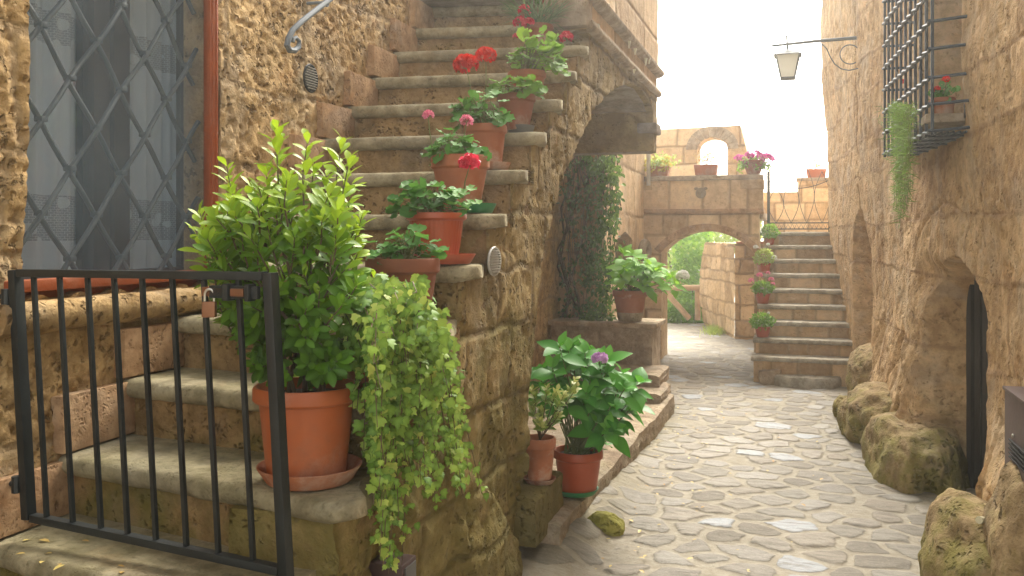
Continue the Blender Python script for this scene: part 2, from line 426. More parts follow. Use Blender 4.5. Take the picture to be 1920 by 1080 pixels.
M['rock'] = stone('mossy_rock', (.27, .18, .08), (.42, .30, .16), (.54, .41, .24), bump=1.0, pit=1.0, pitscale=28, attr=False, moss=(-.1, .5, .75), mosscol=(.20, .19, .035))
M['mossrock'] = stone('moss_lump', (.22, .20, .05), (.34, .31, .07), (.44, .39, .13), bump=1.0, pit=.6, attr=False, moss=(-1, 3, .5), mosscol=(.28, .28, .05))
M['plastic'] = simple('orange_plastic', (.44, .11, .028), .5, var=.10, bump=.05, dirt=((.30, .13, .07), 5, .5), salt=.3)
M['terra'] = simple('terracotta', (.40, .135, .055), .8, var=.15, bump=.15, dirt=((.46, .30, .20), 6, .4), salt=.75)
M['terrabrown'] = simple('brown_terracotta', (.26, .085, .04), .75, var=.15, bump=.15, dirt=((.30, .16, .10), 8, .5), salt=.6)
M['redplastic'] = simple('red_plastic', (.40, .075, .022), .42, var=.08, bump=.05, dirt=((.30, .09, .05), 6, .3))
M['whiteworn'] = simple('salt_stained_terracotta', (.40, .15, .075), .85, var=.2, bump=.2, dirt=((.55, .42, .32), 9, .7))
M['green'] = simple('green_plastic', (.015, .17, .06), .4, var=.1)
M['darkgrey'] = simple('grey_plastic', (.10, .10, .095), .6, var=.2)
M['soil'] = simple('potting_soil', (.030, .020, .013), .95, var=.4, bump=.8, bscale=120)
M['iron'] = simple('dark_steel', (.014, .019, .021), .45, .0, var=.3, bump=.1, bscale=90, spec=.5)
M['blueiron'] = simple('blue_black_iron', (.03, .045, .065), .45, 0, var=.3, bump=.2, bscale=120)
M['rail'] = simple('blue_grey_steel', (.14, .17, .20), .6, .0, var=.2, bump=.1)
M['brass'] = simple('rusty_brass', (.22, .10, .05), .5, .5, var=.3, bump=.2)
M['chrome'] = simple('shackle_steel', (.6, .58, .52), .3, .9)
M['redframe'] = simple('red_painted_wood', (.33, .075, .018), .55, var=.25, bump=.3, bscale=60, dirt=((.22, .09, .05), 12, .5))
M['sash'] = simple('dark_brown_wood', (.055, .04, .03), .5, var=.3)
M['darkwood'] = simple('dark_door_planks', (.016, .015, .011), .75, var=.4, bump=.5, bscale=25)
M['lattice'] = simple('lead_grey_iron', (.085, .10, .105), .5, .2, var=.25, bump=.2, bscale=80)
M['boxmetal'] = simple('brown_painted_steel', (.085, .05, .05), .42, .2, var=.25, bump=.1, dirt=((.13, .09, .08), 5, .5))
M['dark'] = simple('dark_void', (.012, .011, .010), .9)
M['pipe'] = simple('grey_pipe', (.22, .20, .18), .55, var=.3, bump=.2, dirt=((.2, .13, .07), 12, .5))
M['cream'] = simple('cream_plastic', (.62, .58, .40), .5)
M['alu'] = simple('aluminium', (.50, .50, .47), .4, .6, var=.15)
M['wood'] = simple('weathered_log', (.42, .28, .16), .8, var=.25, bump=.5, bscale=30)
M['vine'] = simple('grey_brown_bark', (.10, .07, .045), .9, var=.35, bump=.6, bscale=60)
M['stemgreen'] = simple('green_stem', (.14, .17, .05), .6, var=.25)
M['stembrown'] = simple('brown_twig', (.12, .085, .045), .8, var=.3)
M['stone_gray'] = simple('carved_grey_stone', (.30, .24, .17), .9, var=.25, bump=.6, bscale=50)
M['lanternglass'] = None
def _glass():
    t = NT('frosted_lamp_glass'); p = t.bsdf((.85, .85, .78), .35); tr = t.n('ShaderNodeBsdfTranslucent'); tr.inputs[0].default_value = (.9, .9, .85, 1)
    mx = t.n('ShaderNodeMixShader'); mx.inputs[0].default_value = .6; t.l(p.outputs[0], mx.inputs[1]); t.l(tr.outputs[0], mx.inputs[2]); return t.done(mx)
M['lanternglass'] = _glass()
def _mixglass(name, col, alpha, rough, spec=.5, weave=0):
    t = NT(name); p = t.bsdf(col, rough, None, spec=spec); tr = t.n('ShaderNodeBsdfTransparent')
    mx = t.n('ShaderNodeMixShader'); mx.inputs[0].default_value = alpha
    if spec > .7: p = t.n('ShaderNodeBsdfGlossy'); p.inputs['Roughness'].default_value = rough; p.inputs['Color'].default_value = (.9, .95, 1, 1)
    if weave:
        v = t.obj(); mx.inputs[0].default_value = alpha
        t.l(t.rng(t.noise(2.2, 3, .5, v), .3, .7, alpha-.06, alpha+.08), mx.inputs[0])
    t.l(tr.outputs[0], mx.inputs[1]); t.l(p.outputs[0], mx.inputs[2]); return t.done(mx)
M['pane'] = _mixglass('window_glass', (.05, .06, .06), .07, .03, .8)
M['screen'] = _mixglass('insect_screen', (.165, .22, .27), .28, .9, .1, 1)
def _curtain():
    t = NT('lace_curtain'); v = t.obj(); z = zsep(t, v)
    # openwork bands near the hem and the top
    inband = t.math('MAXIMUM', t.math('MULTIPLY', t.math('GREATER_THAN', z[2], .05), t.math('LESS_THAN', z[2], .20)), t.math('MULTIPLY', t.math('GREATER_THAN', z[2], .70), t.math('LESS_THAN', z[2], .81)))
    ck = t.n('ShaderNodeTexBrick'); ck.inputs['Scale'].default_value = 42; ck.inputs['Mortar Size'].default_value = .028
    ck.inputs['Brick Width'].default_value = .5; ck.inputs['Row Height'].default_value = .34
    cx = t.n('ShaderNodeCombineXYZ'); t.l(z[1], cx.inputs[0]); t.l(z[2], cx.inputs[1]); t.l(cx.outputs[0], ck.inputs['Vector'])
    wv = t.n('ShaderNodeTexVoronoi'); wv.inputs['Scale'].default_value = 13; t.l(cx.outputs[0], wv.inputs['Vector'])
    hole = t.math('MULTIPLY', inband, t.math('MULTIPLY', t.math('LESS_THAN', ck.outputs['Fac'], .5), t.math('GREATER_THAN', wv.outputs['Distance'], .28)))
    d = t.n('ShaderNodeBsdfDiffuse'); d.inputs[0].default_value = (.76, .88, 1.0, 1)
    tl = t.n('ShaderNodeBsdfTranslucent'); tl.inputs[0].default_value = (.5, .55, .6, 1); tp = t.n('ShaderNodeBsdfTransparent')
    m1 = t.n('ShaderNodeMixShader'); m1.inputs[0].default_value = .06; t.l(d.outputs[0], m1.inputs[1]); t.l(tl.outputs[0], m1.inputs[2])
    m2 = t.n('ShaderNodeMixShader'); t.l(t.math('ADD', .02, t.math('MULTIPLY', hole, .42)), m2.inputs[0]); t.l(m1.outputs[0], m2.inputs[1]); t.l(tp.outputs[0], m2.inputs[2])
    return t.done(m2)
M['curtain'] = _curtain()
def _street():
    t = NT('cobbles'); v = t.obj(); st = t.attr('stone'); sid = t.attr('sid'); s2 = t.attr('sid2')
    big = t.noise(1.1, 4, .6, v); mid = t.noise(16, 7, .65, v); fine = t.noise(80, 5, .6, v)
    gr = t.n('ShaderNodeMapping'); gr.inputs['Scale'].default_value = (7, 30, 20); gr.inputs['Rotation'].default_value = (0, 0, R(-12)); t.l(v, gr.inputs['Vector'])
    grain = t.noise(1, 6, .65, gr.outputs[0], .5)
    sm = t.rng(t.math('ADD', st, t.math('MULTIPLY', t.math('SUBTRACT', mid, .5), 1.9)), .25, .72)
    sc1 = t.ramp(sid, [(0, (.180, .160, .130)), (.3, (.228, .208, .173)), (.6, (.262, .246, .212)), (.8, (.25, .213, .163)), (1, (.295, .28, .25))])
    sc1 = t.mix(t.math('GREATER_THAN', s2, .945), sc1, (.29, .315, .345))
    sc1 = t.mix(t.math('MULTIPLY', t.rng(grain, .45, .66), .7), sc1, (.125, .11, .09))
    sc1 = t.mix(t.math('MULTIPLY', t.rng(fine, .5, .72), .4), sc1, (.34, .31, .26))
    mort = t.mix(t.rng(mid, .35, .65), (.30, .268, .21), (.38, .345, .28))
    mort = t.mix(t.math('MULTIPLY', t.rng(fine, .5, .7), .4), mort, (.24, .205, .15))
    col = t.mix(t.math('MULTIPLY', sm, .95), mort, sc1)
    col = t.mix(t.math('MULTIPLY', t.rng(big, .52, .72), .4), col, t.mix(.5, mort, sc1))
    mk = t.attr('damp'); col = t.mix(t.math('MULTIPLY', mk, .55), col, (.20, .17, .06))
    h = t.math('ADD', t.math('MULTIPLY', sm, .12), t.math('ADD', t.math('MULTIPLY', grain, .30), t.math('ADD', t.math('MULTIPLY', mid, .35), t.math('MULTIPLY', fine, .14))))
    nr = t.bump(h, .9, .022)
    p = t.bsdf(col, .8, nr, spec=.3); t.l(t.mix(sm, (.95, .95, .95), t.mix(s2, (.85, .85, .85), (.62, .62, .62))), p.inputs['Roughness'])
    return t.done(p)
M['street'] = _street()
M['shrubleaf'] = leafmat('shrub_leaf', (.020, .075, .008), (.095, .235, .012), (.37, .50, .025), .32, .38)
M['ivyleaf'] = leafmat('ivy_leaf', (.05, .14, .018), (.17, .31, .04), (.44, .50, .11), .28, .45, .5)
M['geraleaf'] = leafmat('geranium_leaf', (.03, .11, .02), (.085, .25, .04), (.20, .40, .07), .3, .5)
M['limeleaf'] = leafmat('lime_geranium_leaf', (.05, .14, .02), (.13, .30, .03), (.32, .48, .06), .35, .5)
M['hydleaf'] = leafmat('hydrangea_leaf', (.018, .10, .012), (.06, .27, .028), (.17, .46, .05), .3, .4, .35)
M['hydlight'] = leafmat('light_hydrangea_leaf', (.06, .20, .01), (.14, .38, .015), (.28, .52, .03), .38, .55, .2)
M['varleaf'] = leafmat('variegated_leaf', (.05, .15, .025), (.18, .31, .05), (.52, .54, .17), .25, .4, -.0)
M['wallivy'] = leafmat('wall_creeper_leaf', (.015, .05, .012), (.055, .14, .025), (.22, .38, .06), .25, .45)  # pale end also stands for the lit leaves on the right
M['hedge'] = leafmat('garden_leaf', (.04, .12, .012), (.13, .30, .03), (.33, .52, .07), .4, .5)
M['yellowgreen'] = leafmat('yellow_green_leaf', (.16, .28, .04), (.32, .44, .08), (.55, .60, .18), .4, .5)
M['carn'] = leafmat('carnation_leaf', (.08, .15, .08), (.14, .24, .12), (.25, .36, .17), .2, .5)
M['trail'] = leafmat('trailing_leaf', (.06, .14, .02), (.13, .25, .04), (.27, .40, .09), .3, .5)
M['redflower'] = petalmat('scarlet_petal', (.55, .008, .006), (.80, .035, .012))
M['pinkred'] = petalmat('crimson_petal', (.60, .012, .05), (.80, .06, .12))
M['pink'] = petalmat('pink_petal', (.75, .16, .30), (.85, .42, .52))
M['magenta'] = petalmat('magenta_petal', (.50, .03, .26), (.72, .16, .45))
M['white'] = petalmat('white_petal', (.75, .74, .68), (.88, .88, .84))
M['yellow'] = petalmat('yellow_petal', (.75, .62, .10), (.85, .82, .38))
M['mauve'] = petalmat('mauve_petal', (.56, .28, .60), (.78, .55, .80))
M['dryleaf'] = petalmat('dry_leaf', (.40, .22, .05), (.62, .50, .16), .1)
# ================================================================ the ground
def cobbles(A, B):
    """irregular cobbles set in wide mortar: (stone mask 0..1, two random numbers per stone)"""
    cu, cv = .205, .185
    x = (A*math.cos(.2)-B*math.sin(.2))/cu+.17*fbm(A, B, 0, 3.5, 3, 610)+.07*fbm(A, B, 0, 14, 2, 612); y = (A*math.sin(.2)+B*math.cos(.2))/cv+.17*fbm(A, B, 3, 3.5, 3, 611)+.07*fbm(A, B, 3, 14, 2, 613)
    iy0 = np.floor(y); f1 = np.full(A.shape, 9.); f2 = f1.copy(); i1 = np.zeros(A.shape); j1 = np.zeros(A.shape)
    for dy in (-2, -1, 0, 1, 2):
        iy = iy0+dy; off = .5*(iy % 2); ix0 = np.floor(x-off)
        for dx in (-1, 0, 1):
            ix = ix0+dx; z0 = 0*ix
            px = ix+off+.5+.62*(_h(ix, iy, z0, 620)-.5); py = iy+.5+.62*(_h(ix, iy, z0, 621)-.5)
            d = np.hypot((x-px)*(.8+.5*_h(ix, iy, z0, 622)), (y-py)*(.85+.5*_h(ix, iy, z0, 623)))
            nr = d < f1; f2 = np.where(nr, f1, np.minimum(f2, d)); i1 = np.where(nr, ix, i1); j1 = np.where(nr, iy, j1); f1 = np.where(nr, d, f1)
    r1 = _h(i1, j1, 0*i1, 630); r2 = _h(i1, j1, 0*i1, 631); r3 = _h(i1, j1, 0*i1, 632)
    m = sstep(.05, .26, (f2-f1)-.10*r3)
    return m*np.where(r3 > .93, .25, 1), r1, r2
def ground():
    us = np.concatenate([-np.geomspace(600, 3, 14), np.linspace(-2.6, -1.08, 30), np.linspace(-1.06, 1.0, 230), np.linspace(1.03, 2.6, 20), np.geomspace(3, 600, 14)])
    vs = np.concatenate([-np.geomspace(600, 2, 14), np.linspace(-1.5, 3.3, 30), np.linspace(3.32, 7.2, 390), np.linspace(7.22, 10, 180), np.linspace(10.03, 16, 150), np.geomspace(17, 900, 16)])
    A, B = np.meshgrid(us, vs, indexing='ij')
    near = (np.abs(A) < 3)*(B > -2)*(B < 17)
    m, r1, r2 = cobbles(A, B)
    Z = near*(.012*fbm(A, B, 0, 2.2, 3, 3)+.003*fbm(A, B, 0, 9, 3, 4)+.007*m*(.5+.9*r1)-.004+.004*m*fbm(A, B, 0, 16, 3, 5))
    Z = Z+near*.075*(1-sstep(.0, .22, A+1.0))*sstep(3.2, 3.9, B)*(1-sstep(4.6, 6.2, B))-.0035
    V = np.stack([A, B, Z], -1).reshape(-1, 3)
    ur = .85-.082*(B-4)
    damp = (1-sstep(.0, .22, A+.98))*(B < 7.5)+(sstep(-.28, 0.0, A-ur))
    damp = damp*(.5+.5*fbm(A, B, 0, 4, 3, 9))
    return raw(V, [grid_faces(len(us), len(vs))], {'damp': np.clip(damp, 0, 1).ravel(), 'stone': m.ravel(), 'sid': r1.ravel(), 'sid2': r2.ravel()}, True)
single('cobbled_street', ground(), M['street'], None, None, (0, 0, 0), True, kind='structure')
# ================================================================ left house
LU = -2.07
house = thing('stone_house', 'golden rough tufa house with lace curtained lattice window behind the gate', 'house', (LU, 2.4, 0), True)
def dl(a, z):
    d, t = masonry(a, z, 11, .42, .75, .05)
    pits = fbm(a, z, 1, 9, 4, 21); hol = fbm(a, z, 2, 22, 3, 25)
    return .022*fbm(a, z, 0, 1.6, 4, 20)-.006*(1-sstep(0, .03, d))*sstep(0, .3, fbm(a, z, 5, 1.2, 2, 27))+.004*(t-.5)-.005*sstep(.10, .5, pits)*(.5+sstep(-.3, .3, fbm(a, z, 9, .9, 2, 31)))-.006*sstep(.12, .45, hol)+.002*hol-.010*sstep(.1, .5, fbm(a, z, 8, 48, 2, 29))*(a < 4.9)
ml = lambda a, z: masonry(a, z, 11, .42, .75, .05)
wv0, wv1, wz0, wz1 = 2.03, 2.917, 1.245, 2.52
A0 = np.linspace(-.6, wv0-.25, 40); A0 = np.concatenate([A0, np.linspace(wv0-.25, wv0, 40)[1:]])
A1 = np.linspace(wv0, wv1, 100); A2 = np.concatenate([np.linspace(wv1, 4.9, 200), np.linspace(4.9, 8.0, 70)[1:]])
part('wall', panels([(A0, 0, 5.0, 460, False, True, None), (A1, 0, wz0-.03+.012*np.sin(A1*40), 130, False, False, None), (A1, wz1, 5.0, 100, False, False, None), (A2, 0, 5.0, 480, True, True, None)], 'u', LU, .16, dl, 1, ml), M['left'], house)
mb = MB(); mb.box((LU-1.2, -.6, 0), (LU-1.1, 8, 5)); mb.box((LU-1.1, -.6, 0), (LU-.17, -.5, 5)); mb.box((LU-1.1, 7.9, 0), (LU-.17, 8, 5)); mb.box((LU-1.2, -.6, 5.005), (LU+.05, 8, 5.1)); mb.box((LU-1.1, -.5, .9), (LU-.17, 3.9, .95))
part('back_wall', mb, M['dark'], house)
# stone sill under the window
def sill_mesh():
    n = 60; a = np.linspace(1.90, 2.99, n); prof = [(-.1, .0), (.02, .0), (.036, -.012), (.042, -.04), (.03, -.075), (.0, -.09), (-.1, -.09)]
    V = []
    for x in a:
        for (du, dz) in prof:
            k = .012*float(fbm(x, du, dz, 12, 3, 33)); V.append((LU+.02+du+k, x, 1.212+dz+k*.6))
    return raw(V, [grid_faces(n, len(prof)), np.arange(len(prof))[None], (np.arange(len(prof))+(n-1)*len(prof))[None]], None, True, 60, True)
part('window_sill', sill_mesh(), M['left'], house)
mb = MB()
for lo, hi in (((LU-.05, 2.884, 1.262), (LU-.004, 2.916, 2.52)), ((LU-.05, 1.96, 1.238), (LU+.004, 2.916, 1.272))): mb.box(lo, hi, .006)
mb.box((LU-.03, 2.876, 1.262), (LU-.012, 2.885, 2.52), .002); mb.box((LU-.005, 2.896, 1.262), (LU+.002, 2.905, 2.52), .002); mb.box((LU-.16, 1.9, 1.20), (LU-.051, 2.95, 1.262), .004)
win = part('window', mb, M['redframe'], house)
mb = MB()
mb.add([(LU-.035, 1.94, 1.26), (LU-.035, 2.87, 1.26), (LU-.035, 2.87, 2.52), (LU-.035, 1.94, 2.52)], [[0, 1, 2, 3]])
part('insect_screen', mb, M['screen'], win)
mb = MB(); LL = LU-.085; dx, dz = .225, .28; a0, z0 = 2.605, 1.745
for s in (1, -1):
    for k in range(-9, 10):
        # line through (a0 + k*dx, z0) with slope s*dz/dx
        P = []
        for zz in np.linspace(1.27, 2.6, 80):
            aa = a0+k*dx+s*(zz-z0)*dx/dz
            if 1.85 <= aa <= 2.895: P.append((LL+(.009 if s > 0 else -.006)+.004*math.sin(zz*23+k), aa+.002*math.sin(zz*17+k), zz))
        if len(P) > 2: mb.tube(P, .0085, 8)
for k in range(-4, 5):
    for j in range(-4, 7):
        aa = a0+k*dx/2; zz = z0+j*dz/2
        if (k+j) % 2 == 0 and 1.9 < aa < 2.88 and 1.29 < zz < 2.5: mb.box((LL-.012, aa-.013, zz-.009), (LL+.019, aa+.013, zz+.009), .004)
part('lattice', mb, M['lattice'], win)
SU = LU-.20
mb = MB()
mb.box((SU-.05, 2.50, 1.20), (SU, 2.575, 2.6), .005); mb.box((SU-.05, 2.581, 1.20), (SU+.012, 2.66, 2.6), .005)
mb.box((SU-.05, 2.985, 1.20), (SU, 3.06, 2.6), .005); mb.box((SU-.05, 2.03, 1.20), (SU, 2.10, 2.6), .005)
mb.box((SU-.05, 2.10, 1.20), (SU-.003, 2.985, 1.275), .005)
part('sash', mb, M['sash'], win)
mb = MB(); 
mb.box((SU-.03, 2.1, 1.27), (SU-.026, 2.5, 2.6)); mb.box((SU-.03, 2.66, 1.27), (SU-.026, 2.985, 2.6))
part('pane', mb, M['pane'], win)
def curtain(a0, a1, seed):
    n, m = 90, 12; a = np.linspace(a0, a1, n); z = np.linspace(1.255, 2.62, m); A, Z = np.meshgrid(a, z, indexing='ij')
    U = SU-.075+.016*np.sin(A*62+seed+2*np.sin(A*9))+.008*np.sin(A*131+seed)
    return raw(np.stack([U, A, Z], -1).reshape(-1, 3), [grid_faces(n, m)])
for a0_, a1_, sd in ((2.06, 2.52, 1.0), (2.64, 3.02, 2.3)):
    c = part('curtain', curtain(a0_, a1_, sd), M['curtain'], win)
    c.data.transform(Matrix.Translation((0, 0, -1.33))); c.location.z = 1.33
def oval_vent(cu, cv, cz, w, h, nrm, parent, body, bars):
    """louvred oval on a wall facing +u"""
    mb = MB(); t = np.linspace(0, 2*np.pi, 40, endpoint=False)
    ring = [(cu+.004, cv+w/2*math.cos(x), cz+h/2*math.sin(x)) for x in t]
    mb.tube(ring, .005, 6, close=True)
    mb.add([(cu+.001, cv+w/2*math.cos(x), cz+h/2*math.sin(x)) for x in t], [np.arange(40)])
    f = part('wall_vent', mb, body, parent)
    mb = MB()
    for k in range(-4, 5):
        zz = cz+k*h/10.5; hw = w/2*math.sqrt(max(.02, 1-(2*(zz-cz)/h)**2))*.9
        mb.box((cu+.003, cv-hw, zz-.0022), (cu+.011, cv+hw, zz+.0022), .001)
    part('louvre', mb, bars, f)
p = on_u(581, 147, LU+.03)
oval_vent(p[0], p[1], p[2], .112, .118, 1, house, M['iron'], M['alu'])
# ================================================================ the stone staircase
ST_ = thing('stone_staircase', 'worn outdoor stone staircase lined with flower pots, rising over a mossy arch', 'staircase', (-1.5, 2.2, 0), True)
ZK = lambda k: .578+.18*k
NL = lambda k: 2.13+.253*(k-1)
NR = lambda k: 1.93+.289*(k-1)
UR = lambda k: -1.005-.003*k
SUW = -1.075
def tread(k, ulo=-2.06, uhi=None, extra=.36):
    n = 56; uhi = uhi if uhi is not None else UR(k)
    s = np.concatenate([np.linspace(0, .93, n-14), np.linspace(.93, 1, 15)[1:]]); u = ulo+(uhi-ulo)*s; n = len(u)
    th = .058; prof = []
    for t in np.linspace(-90, 90, 11): prof.append((-th/2*math.cos(R(t))+th/2, th/2*math.sin(R(t))-th/2))
    prof = [(extra, -th)]+prof+[(.06, .001), (.12, .0), (.2, 0), (extra, .0)]
    V = []
    for i, x in enumerate(u):
        vn = NL(k)+(NR(k)-NL(k))*(x+2.07)/1.05
        e = max(0, (s[i]-.93)/.07); vr = .06*(1-math.sqrt(max(0, 1-e*e)))
        for (dv, dz) in prof:
            q = (x*1.0, vn, k*3.1)
            w = float(fbm(x, dv*2, k*2.3+dz, 5, 4, 40)); ch = float(fbm(x, dz*2, k*5.1, 22, 3, 47))
            front = 1-min(1, max(0, dv)/.3)
            V.append((x+(.004*w if s[i] > .9 else 0)-(.085*min(1, max(0, dv-.03)/.15)**.8*max(0, (s[i]-.8)/.2) if k else 0), vn+dv*(1 if dv > .1 else 1)+vr*front+.010*w*front+.004*ch*front, ZK(k)+dz*(1-.25*e)+(.004*w+.002*ch)*(1 if dz > -.03 else .5)-.002))
    m = len(prof)
    return raw(V, [grid_faces(n, m), np.arange(m)[None], (np.arange(m)+(n-1)*m)[None]], None, True, 60, True)
def riser(k):
    n, m = 50, 14; u = np.linspace(-2.06, SUW-.012, n); z = np.linspace(ZK(k-1)-.01, ZK(k)-.03, m)
    U, Z = np.meshgrid(u, z, indexing='ij'); Vn = NL(k)+(NR(k)-NL(k))*(U+2.07)/1.05+.045
    d = .010*fbm(U, Z, k*1.7, 4, 4, 60)+.006*fbm(U, Z, k*1.7, 17, 3, 61)
    Vv = np.concatenate([np.stack([U, Vn-d, Z], -1).reshape(-1, 3), np.stack([U, Vn+.30, Z], -1).reshape(-1, 3)])
    return raw(Vv, [grid_faces(n, m), grid_faces(n, m, n*m)[:, ::-1], np.stack([np.arange(n-1)*m+m-1, np.arange(1, n)*m+m-1, n*m+np.arange(1, n)*m+m-1, n*m+np.arange(n-1)*m+m-1], -1), np.stack([(n-1)*m+np.arange(m-1), (n-1)*m+np.arange(1, m), n*m+(n-1)*m+np.arange(1, m), n*m+(n-1)*m+np.arange(m-1)], -1)])
for k in range(0, 14):
    if k == 0: part('tread', tread(0, uhi=-1.13, extra=.5), M['tread'], ST_)
    else: part('tread', tread(k), M['tread'], ST_)
    part('riser', riser(k), M['riser'], ST_)
for k in range(0, 14):
    if k == 3: continue          # the window sill takes its place here
    a, b = NL(k)-.005, NL(k+1)+.04
    mb = MB(); h = .165+random.uniform(-.008, .008); dv = random.uniform(-.01, .006)
    mb.box((LU-.02, a+dv, ZK(k)+.004), (LU+.034+random.uniform(-.004, .004), b, ZK(k)+h), .006, .003)
    part('skirting_block', mb, M['skirt'], ST_)
# side wall with the big arch
ARCH = sorted((q_[1], q_[2]) for q_ in (on_u(x_, y_, SUW) for x_, y_ in ((993, 760), (997, 690), (1002, 637), (1007, 565), (1014, 501), (1030, 430), (1049, 366), (1063, 323), (1078, 283), (1098, 238), (1120, 200), (1140, 176), (1161, 162), (1182, 156), (1202, 165), (1218, 190), (1229, 225), (1232, 250))))
ax, az = np.array(ARCH).T; VA = ax[0]
def ds(a, z):
    d, t = masonry(a, z, 5, .30, .48, .04)
    low = 1-sstep(.2, .95, z)
    lump = fbm(a, z, 4, 2.6, 4, 72)
    return .009*fbm(a, z, 0, 1.8, 4, 70)-.005*(1-sstep(0, .02, d))+.009*(t-.5)-.012*sstep(.15, .5, fbm(a, z, 3, 14, 3, 71))+.005*fbm(a, z, 3, 30, 2, 75)+low*(.06*lump-.05*sstep(.1, .2, fbm(a*.8, z+a*.6, 4, 3.2, 2, 78)))
msn = lambda a, z: masonry(a, z, 5, .30, .48, .04)
P = []
edges = [(1.55, NR(1)+.05, ZK(0)-.05)]+[(NR(k)+.05, NR(k+1)+.05, ZK(k)-.05) for k in range(1, 12)]
segs = []
for (a, b, zt) in edges:
    if a < VA < b: segs += [(a, VA, zt), (VA, b, zt)]
    else: segs.append((a, b, zt))
segs = [s for s in segs if s[0] < 4.80]
segs[-1] = (segs[-1][0], 4.80, segs[-1][2])
for i, (a, b, zt) in enumerate(segs):
    A = np.linspace(a, b, max(6, int((b-a)/.011)))
    if b <= VA+.001: P.append((A, 0, zt, int(zt/.011)+4, True, True, .30))
    else:
        zl = np.interp(A, ax, az); P.append((A, zl, np.maximum(zt, zl+.05), 60, True, True, 1.0 if a > VA+.01 else .34))
A = np.linspace(4.80, 7.05, 190); P.append((A, np.interp(A, ax, az), 2.5, 70, True, False, 1.0))
A = np.linspace(7.05, 7.24, 16); P.append((A, 2.05, 2.5, 40, True, True, 1.0))
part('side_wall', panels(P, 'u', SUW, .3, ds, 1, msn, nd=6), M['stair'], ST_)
def dp(a, z): return .008*fbm(a, z, 0, 2, 4, 80)+.003*fbm(a, z, 0, 14, 3, 81)-.006*(1-sstep(0, .02, masonry(a, z, 15, .35, 1.0, .01)[0]))
mp_ = lambda a, z: masonry(a, z, 15, .35, 1.0, .01)
A = np.linspace(4.72, 7.24, 160)
part('parapet', panels([(A, 2.70, 3.34, 60, True, True, None)], 'u', SUW+.012, .2, dp, 1, mp_), M['far'], ST_)
part('frieze', panels([(A, 2.50, 2.705, 24, True, True, None)], 'u', SUW+.004, .2, dp, 1, mp_), M['far'], ST_)
mb = MB(); mb.prism([(SUW-.1, 2.64), (SUW+.03, 2.65), (SUW+.06, 2.67), (SUW+.06, 2.70), (SUW-.1, 2.71)], 1, 4.70, 7.27, .006); mb.prism([(SUW-.1, 2.485), (SUW+.030, 2.495), (SUW+.045, 2.515), (SUW+.03, 2.55), (SUW-.1, 2.55)], 1, 4.74, 7.255, .005)
part('cornice', mb, M['ledge'], ST_)
mb = MB(); mb.box((SUW-.24, 6.75, 3.341), (SUW+.06, 7.29, 3.42), .012); part('coping', mb, M['ledge'], ST_)
mb = MB(); mb.box((SUW-.22, 4.66, 2.5), (SUW+.02, 4.80, 3.34), .02); part('newel', mb, M['ledge'], ST_)
mb = MB(); mb.box((-2.07, 7.06, 2.045), (SUW-.03, 7.24, 2.19), .008); mb.box((SUW-.12, 7.02, 2.19), (SUW+.035, 7.26, 2.27), .015); mb.box((-2.07, 7.07, 2.19), (SUW-.1, 7.235, 2.52)); mb.box((-2.07, 4.8, 2.74), (SUW-.15, 7.235, 2.92))
part('vault_beam', mb, M['beam'], ST_)
A = np.linspace(ax[0]+.02, 7.04, 160); zz = np.interp(A, ax, az)-.004
Vv = np.concatenate([np.stack([0*A+SUW-.05, A, zz], -1), np.stack([0*A-2.05, A, zz], -1)]); n = len(A)
part('vault', raw(Vv, [np.stack([np.arange(n-1), np.arange(1, n), n+np.arange(1, n), n+np.arange(n-1)], -1)]), M['beam'], ST_)
p = on_u(925, 490, SUW+.02); oval_vent(p[0], p[1], p[2], .135, .099, 1, ST_, M['alu'], M['alu'])
p = on_u(753, 1062, SUW+.02); mb = MB(); mb.box((SUW-.06, p[1]-.05, .30), (SUW+.045, p[1]+.045, p[2]+.02), .004)
cv = part('access_cover', mb, M['boxmetal'], ST_)
mb = MB(); mb.box((SUW+.046, p[1]-.038, .33), (SUW+.050, p[1]+.033, p[2]+.01), .001); part('cover_plate', mb, M['darkgrey'], cv)
for (x, y, L_) in ((1180, 84, .05), (1191, 97, .045), (1211, 116, .055), (1217, 114, .05), (1189, 134, .03)):
    mb = MB(); q = on_u(x, y, SUW+.05); mb.hull8([(q[0]-.004, q[1]-.012, q[2]-L_/2), (q[0]+.004, q[1]-.010, q[2]-L_/2), (q[0]+.004, q[1]-.004, q[2]-L_/2), (q[0]-.004, q[1]-.006, q[2]-L_/2), (q[0]-.01, q[1]-.004, q[2]+L_/2), (q[0]+.01, q[1]-.004, q[2]+L_/2), (q[0]+.01, q[1]+.012, q[2]+L_/2), (q[0]-.01, q[1]+.012, q[2]+L_/2)], .002)
    part('lime_drip', mb, M['cream'], ST_)
# handrail with a scroll on the house wall
pts = [(640, -24), (620, -2), (590, 21), (566, 40), (549, 56), (541, 72), (538, 85), (543, 94), (552, 95), (560, 88), (561, 77), (555, 70), (549, 73), (549, 79)]
mb = MB(); P = [on_u(x, y, LU+.09) for x, y in pts]; mb.tube(P, [.0125]*9+[.011, .009, .008, .008, .010], 10)
hr = thing('handrail', 'blue grey steel handrail ending in a scroll on the house wall', 'handrail', P[4], True)
part('rail', mb, M['rail'], hr)
q = on_u(612, 3, LU+.09); mb = MB(); mb.tube([(LU-.02, q[1], q[2]), (LU+.09, q[1], q[2]-.004)], .007, 8); mb.tube([(LU+.09+.0*math.cos(t), q[1]+.02*math.cos(t), q[2]+.02*math.sin(t)) for t in np.linspace(0, 6.28, 16, endpoint=False)], .004, 6, close=True)
part('bracket', mb, M['rail'], hr)
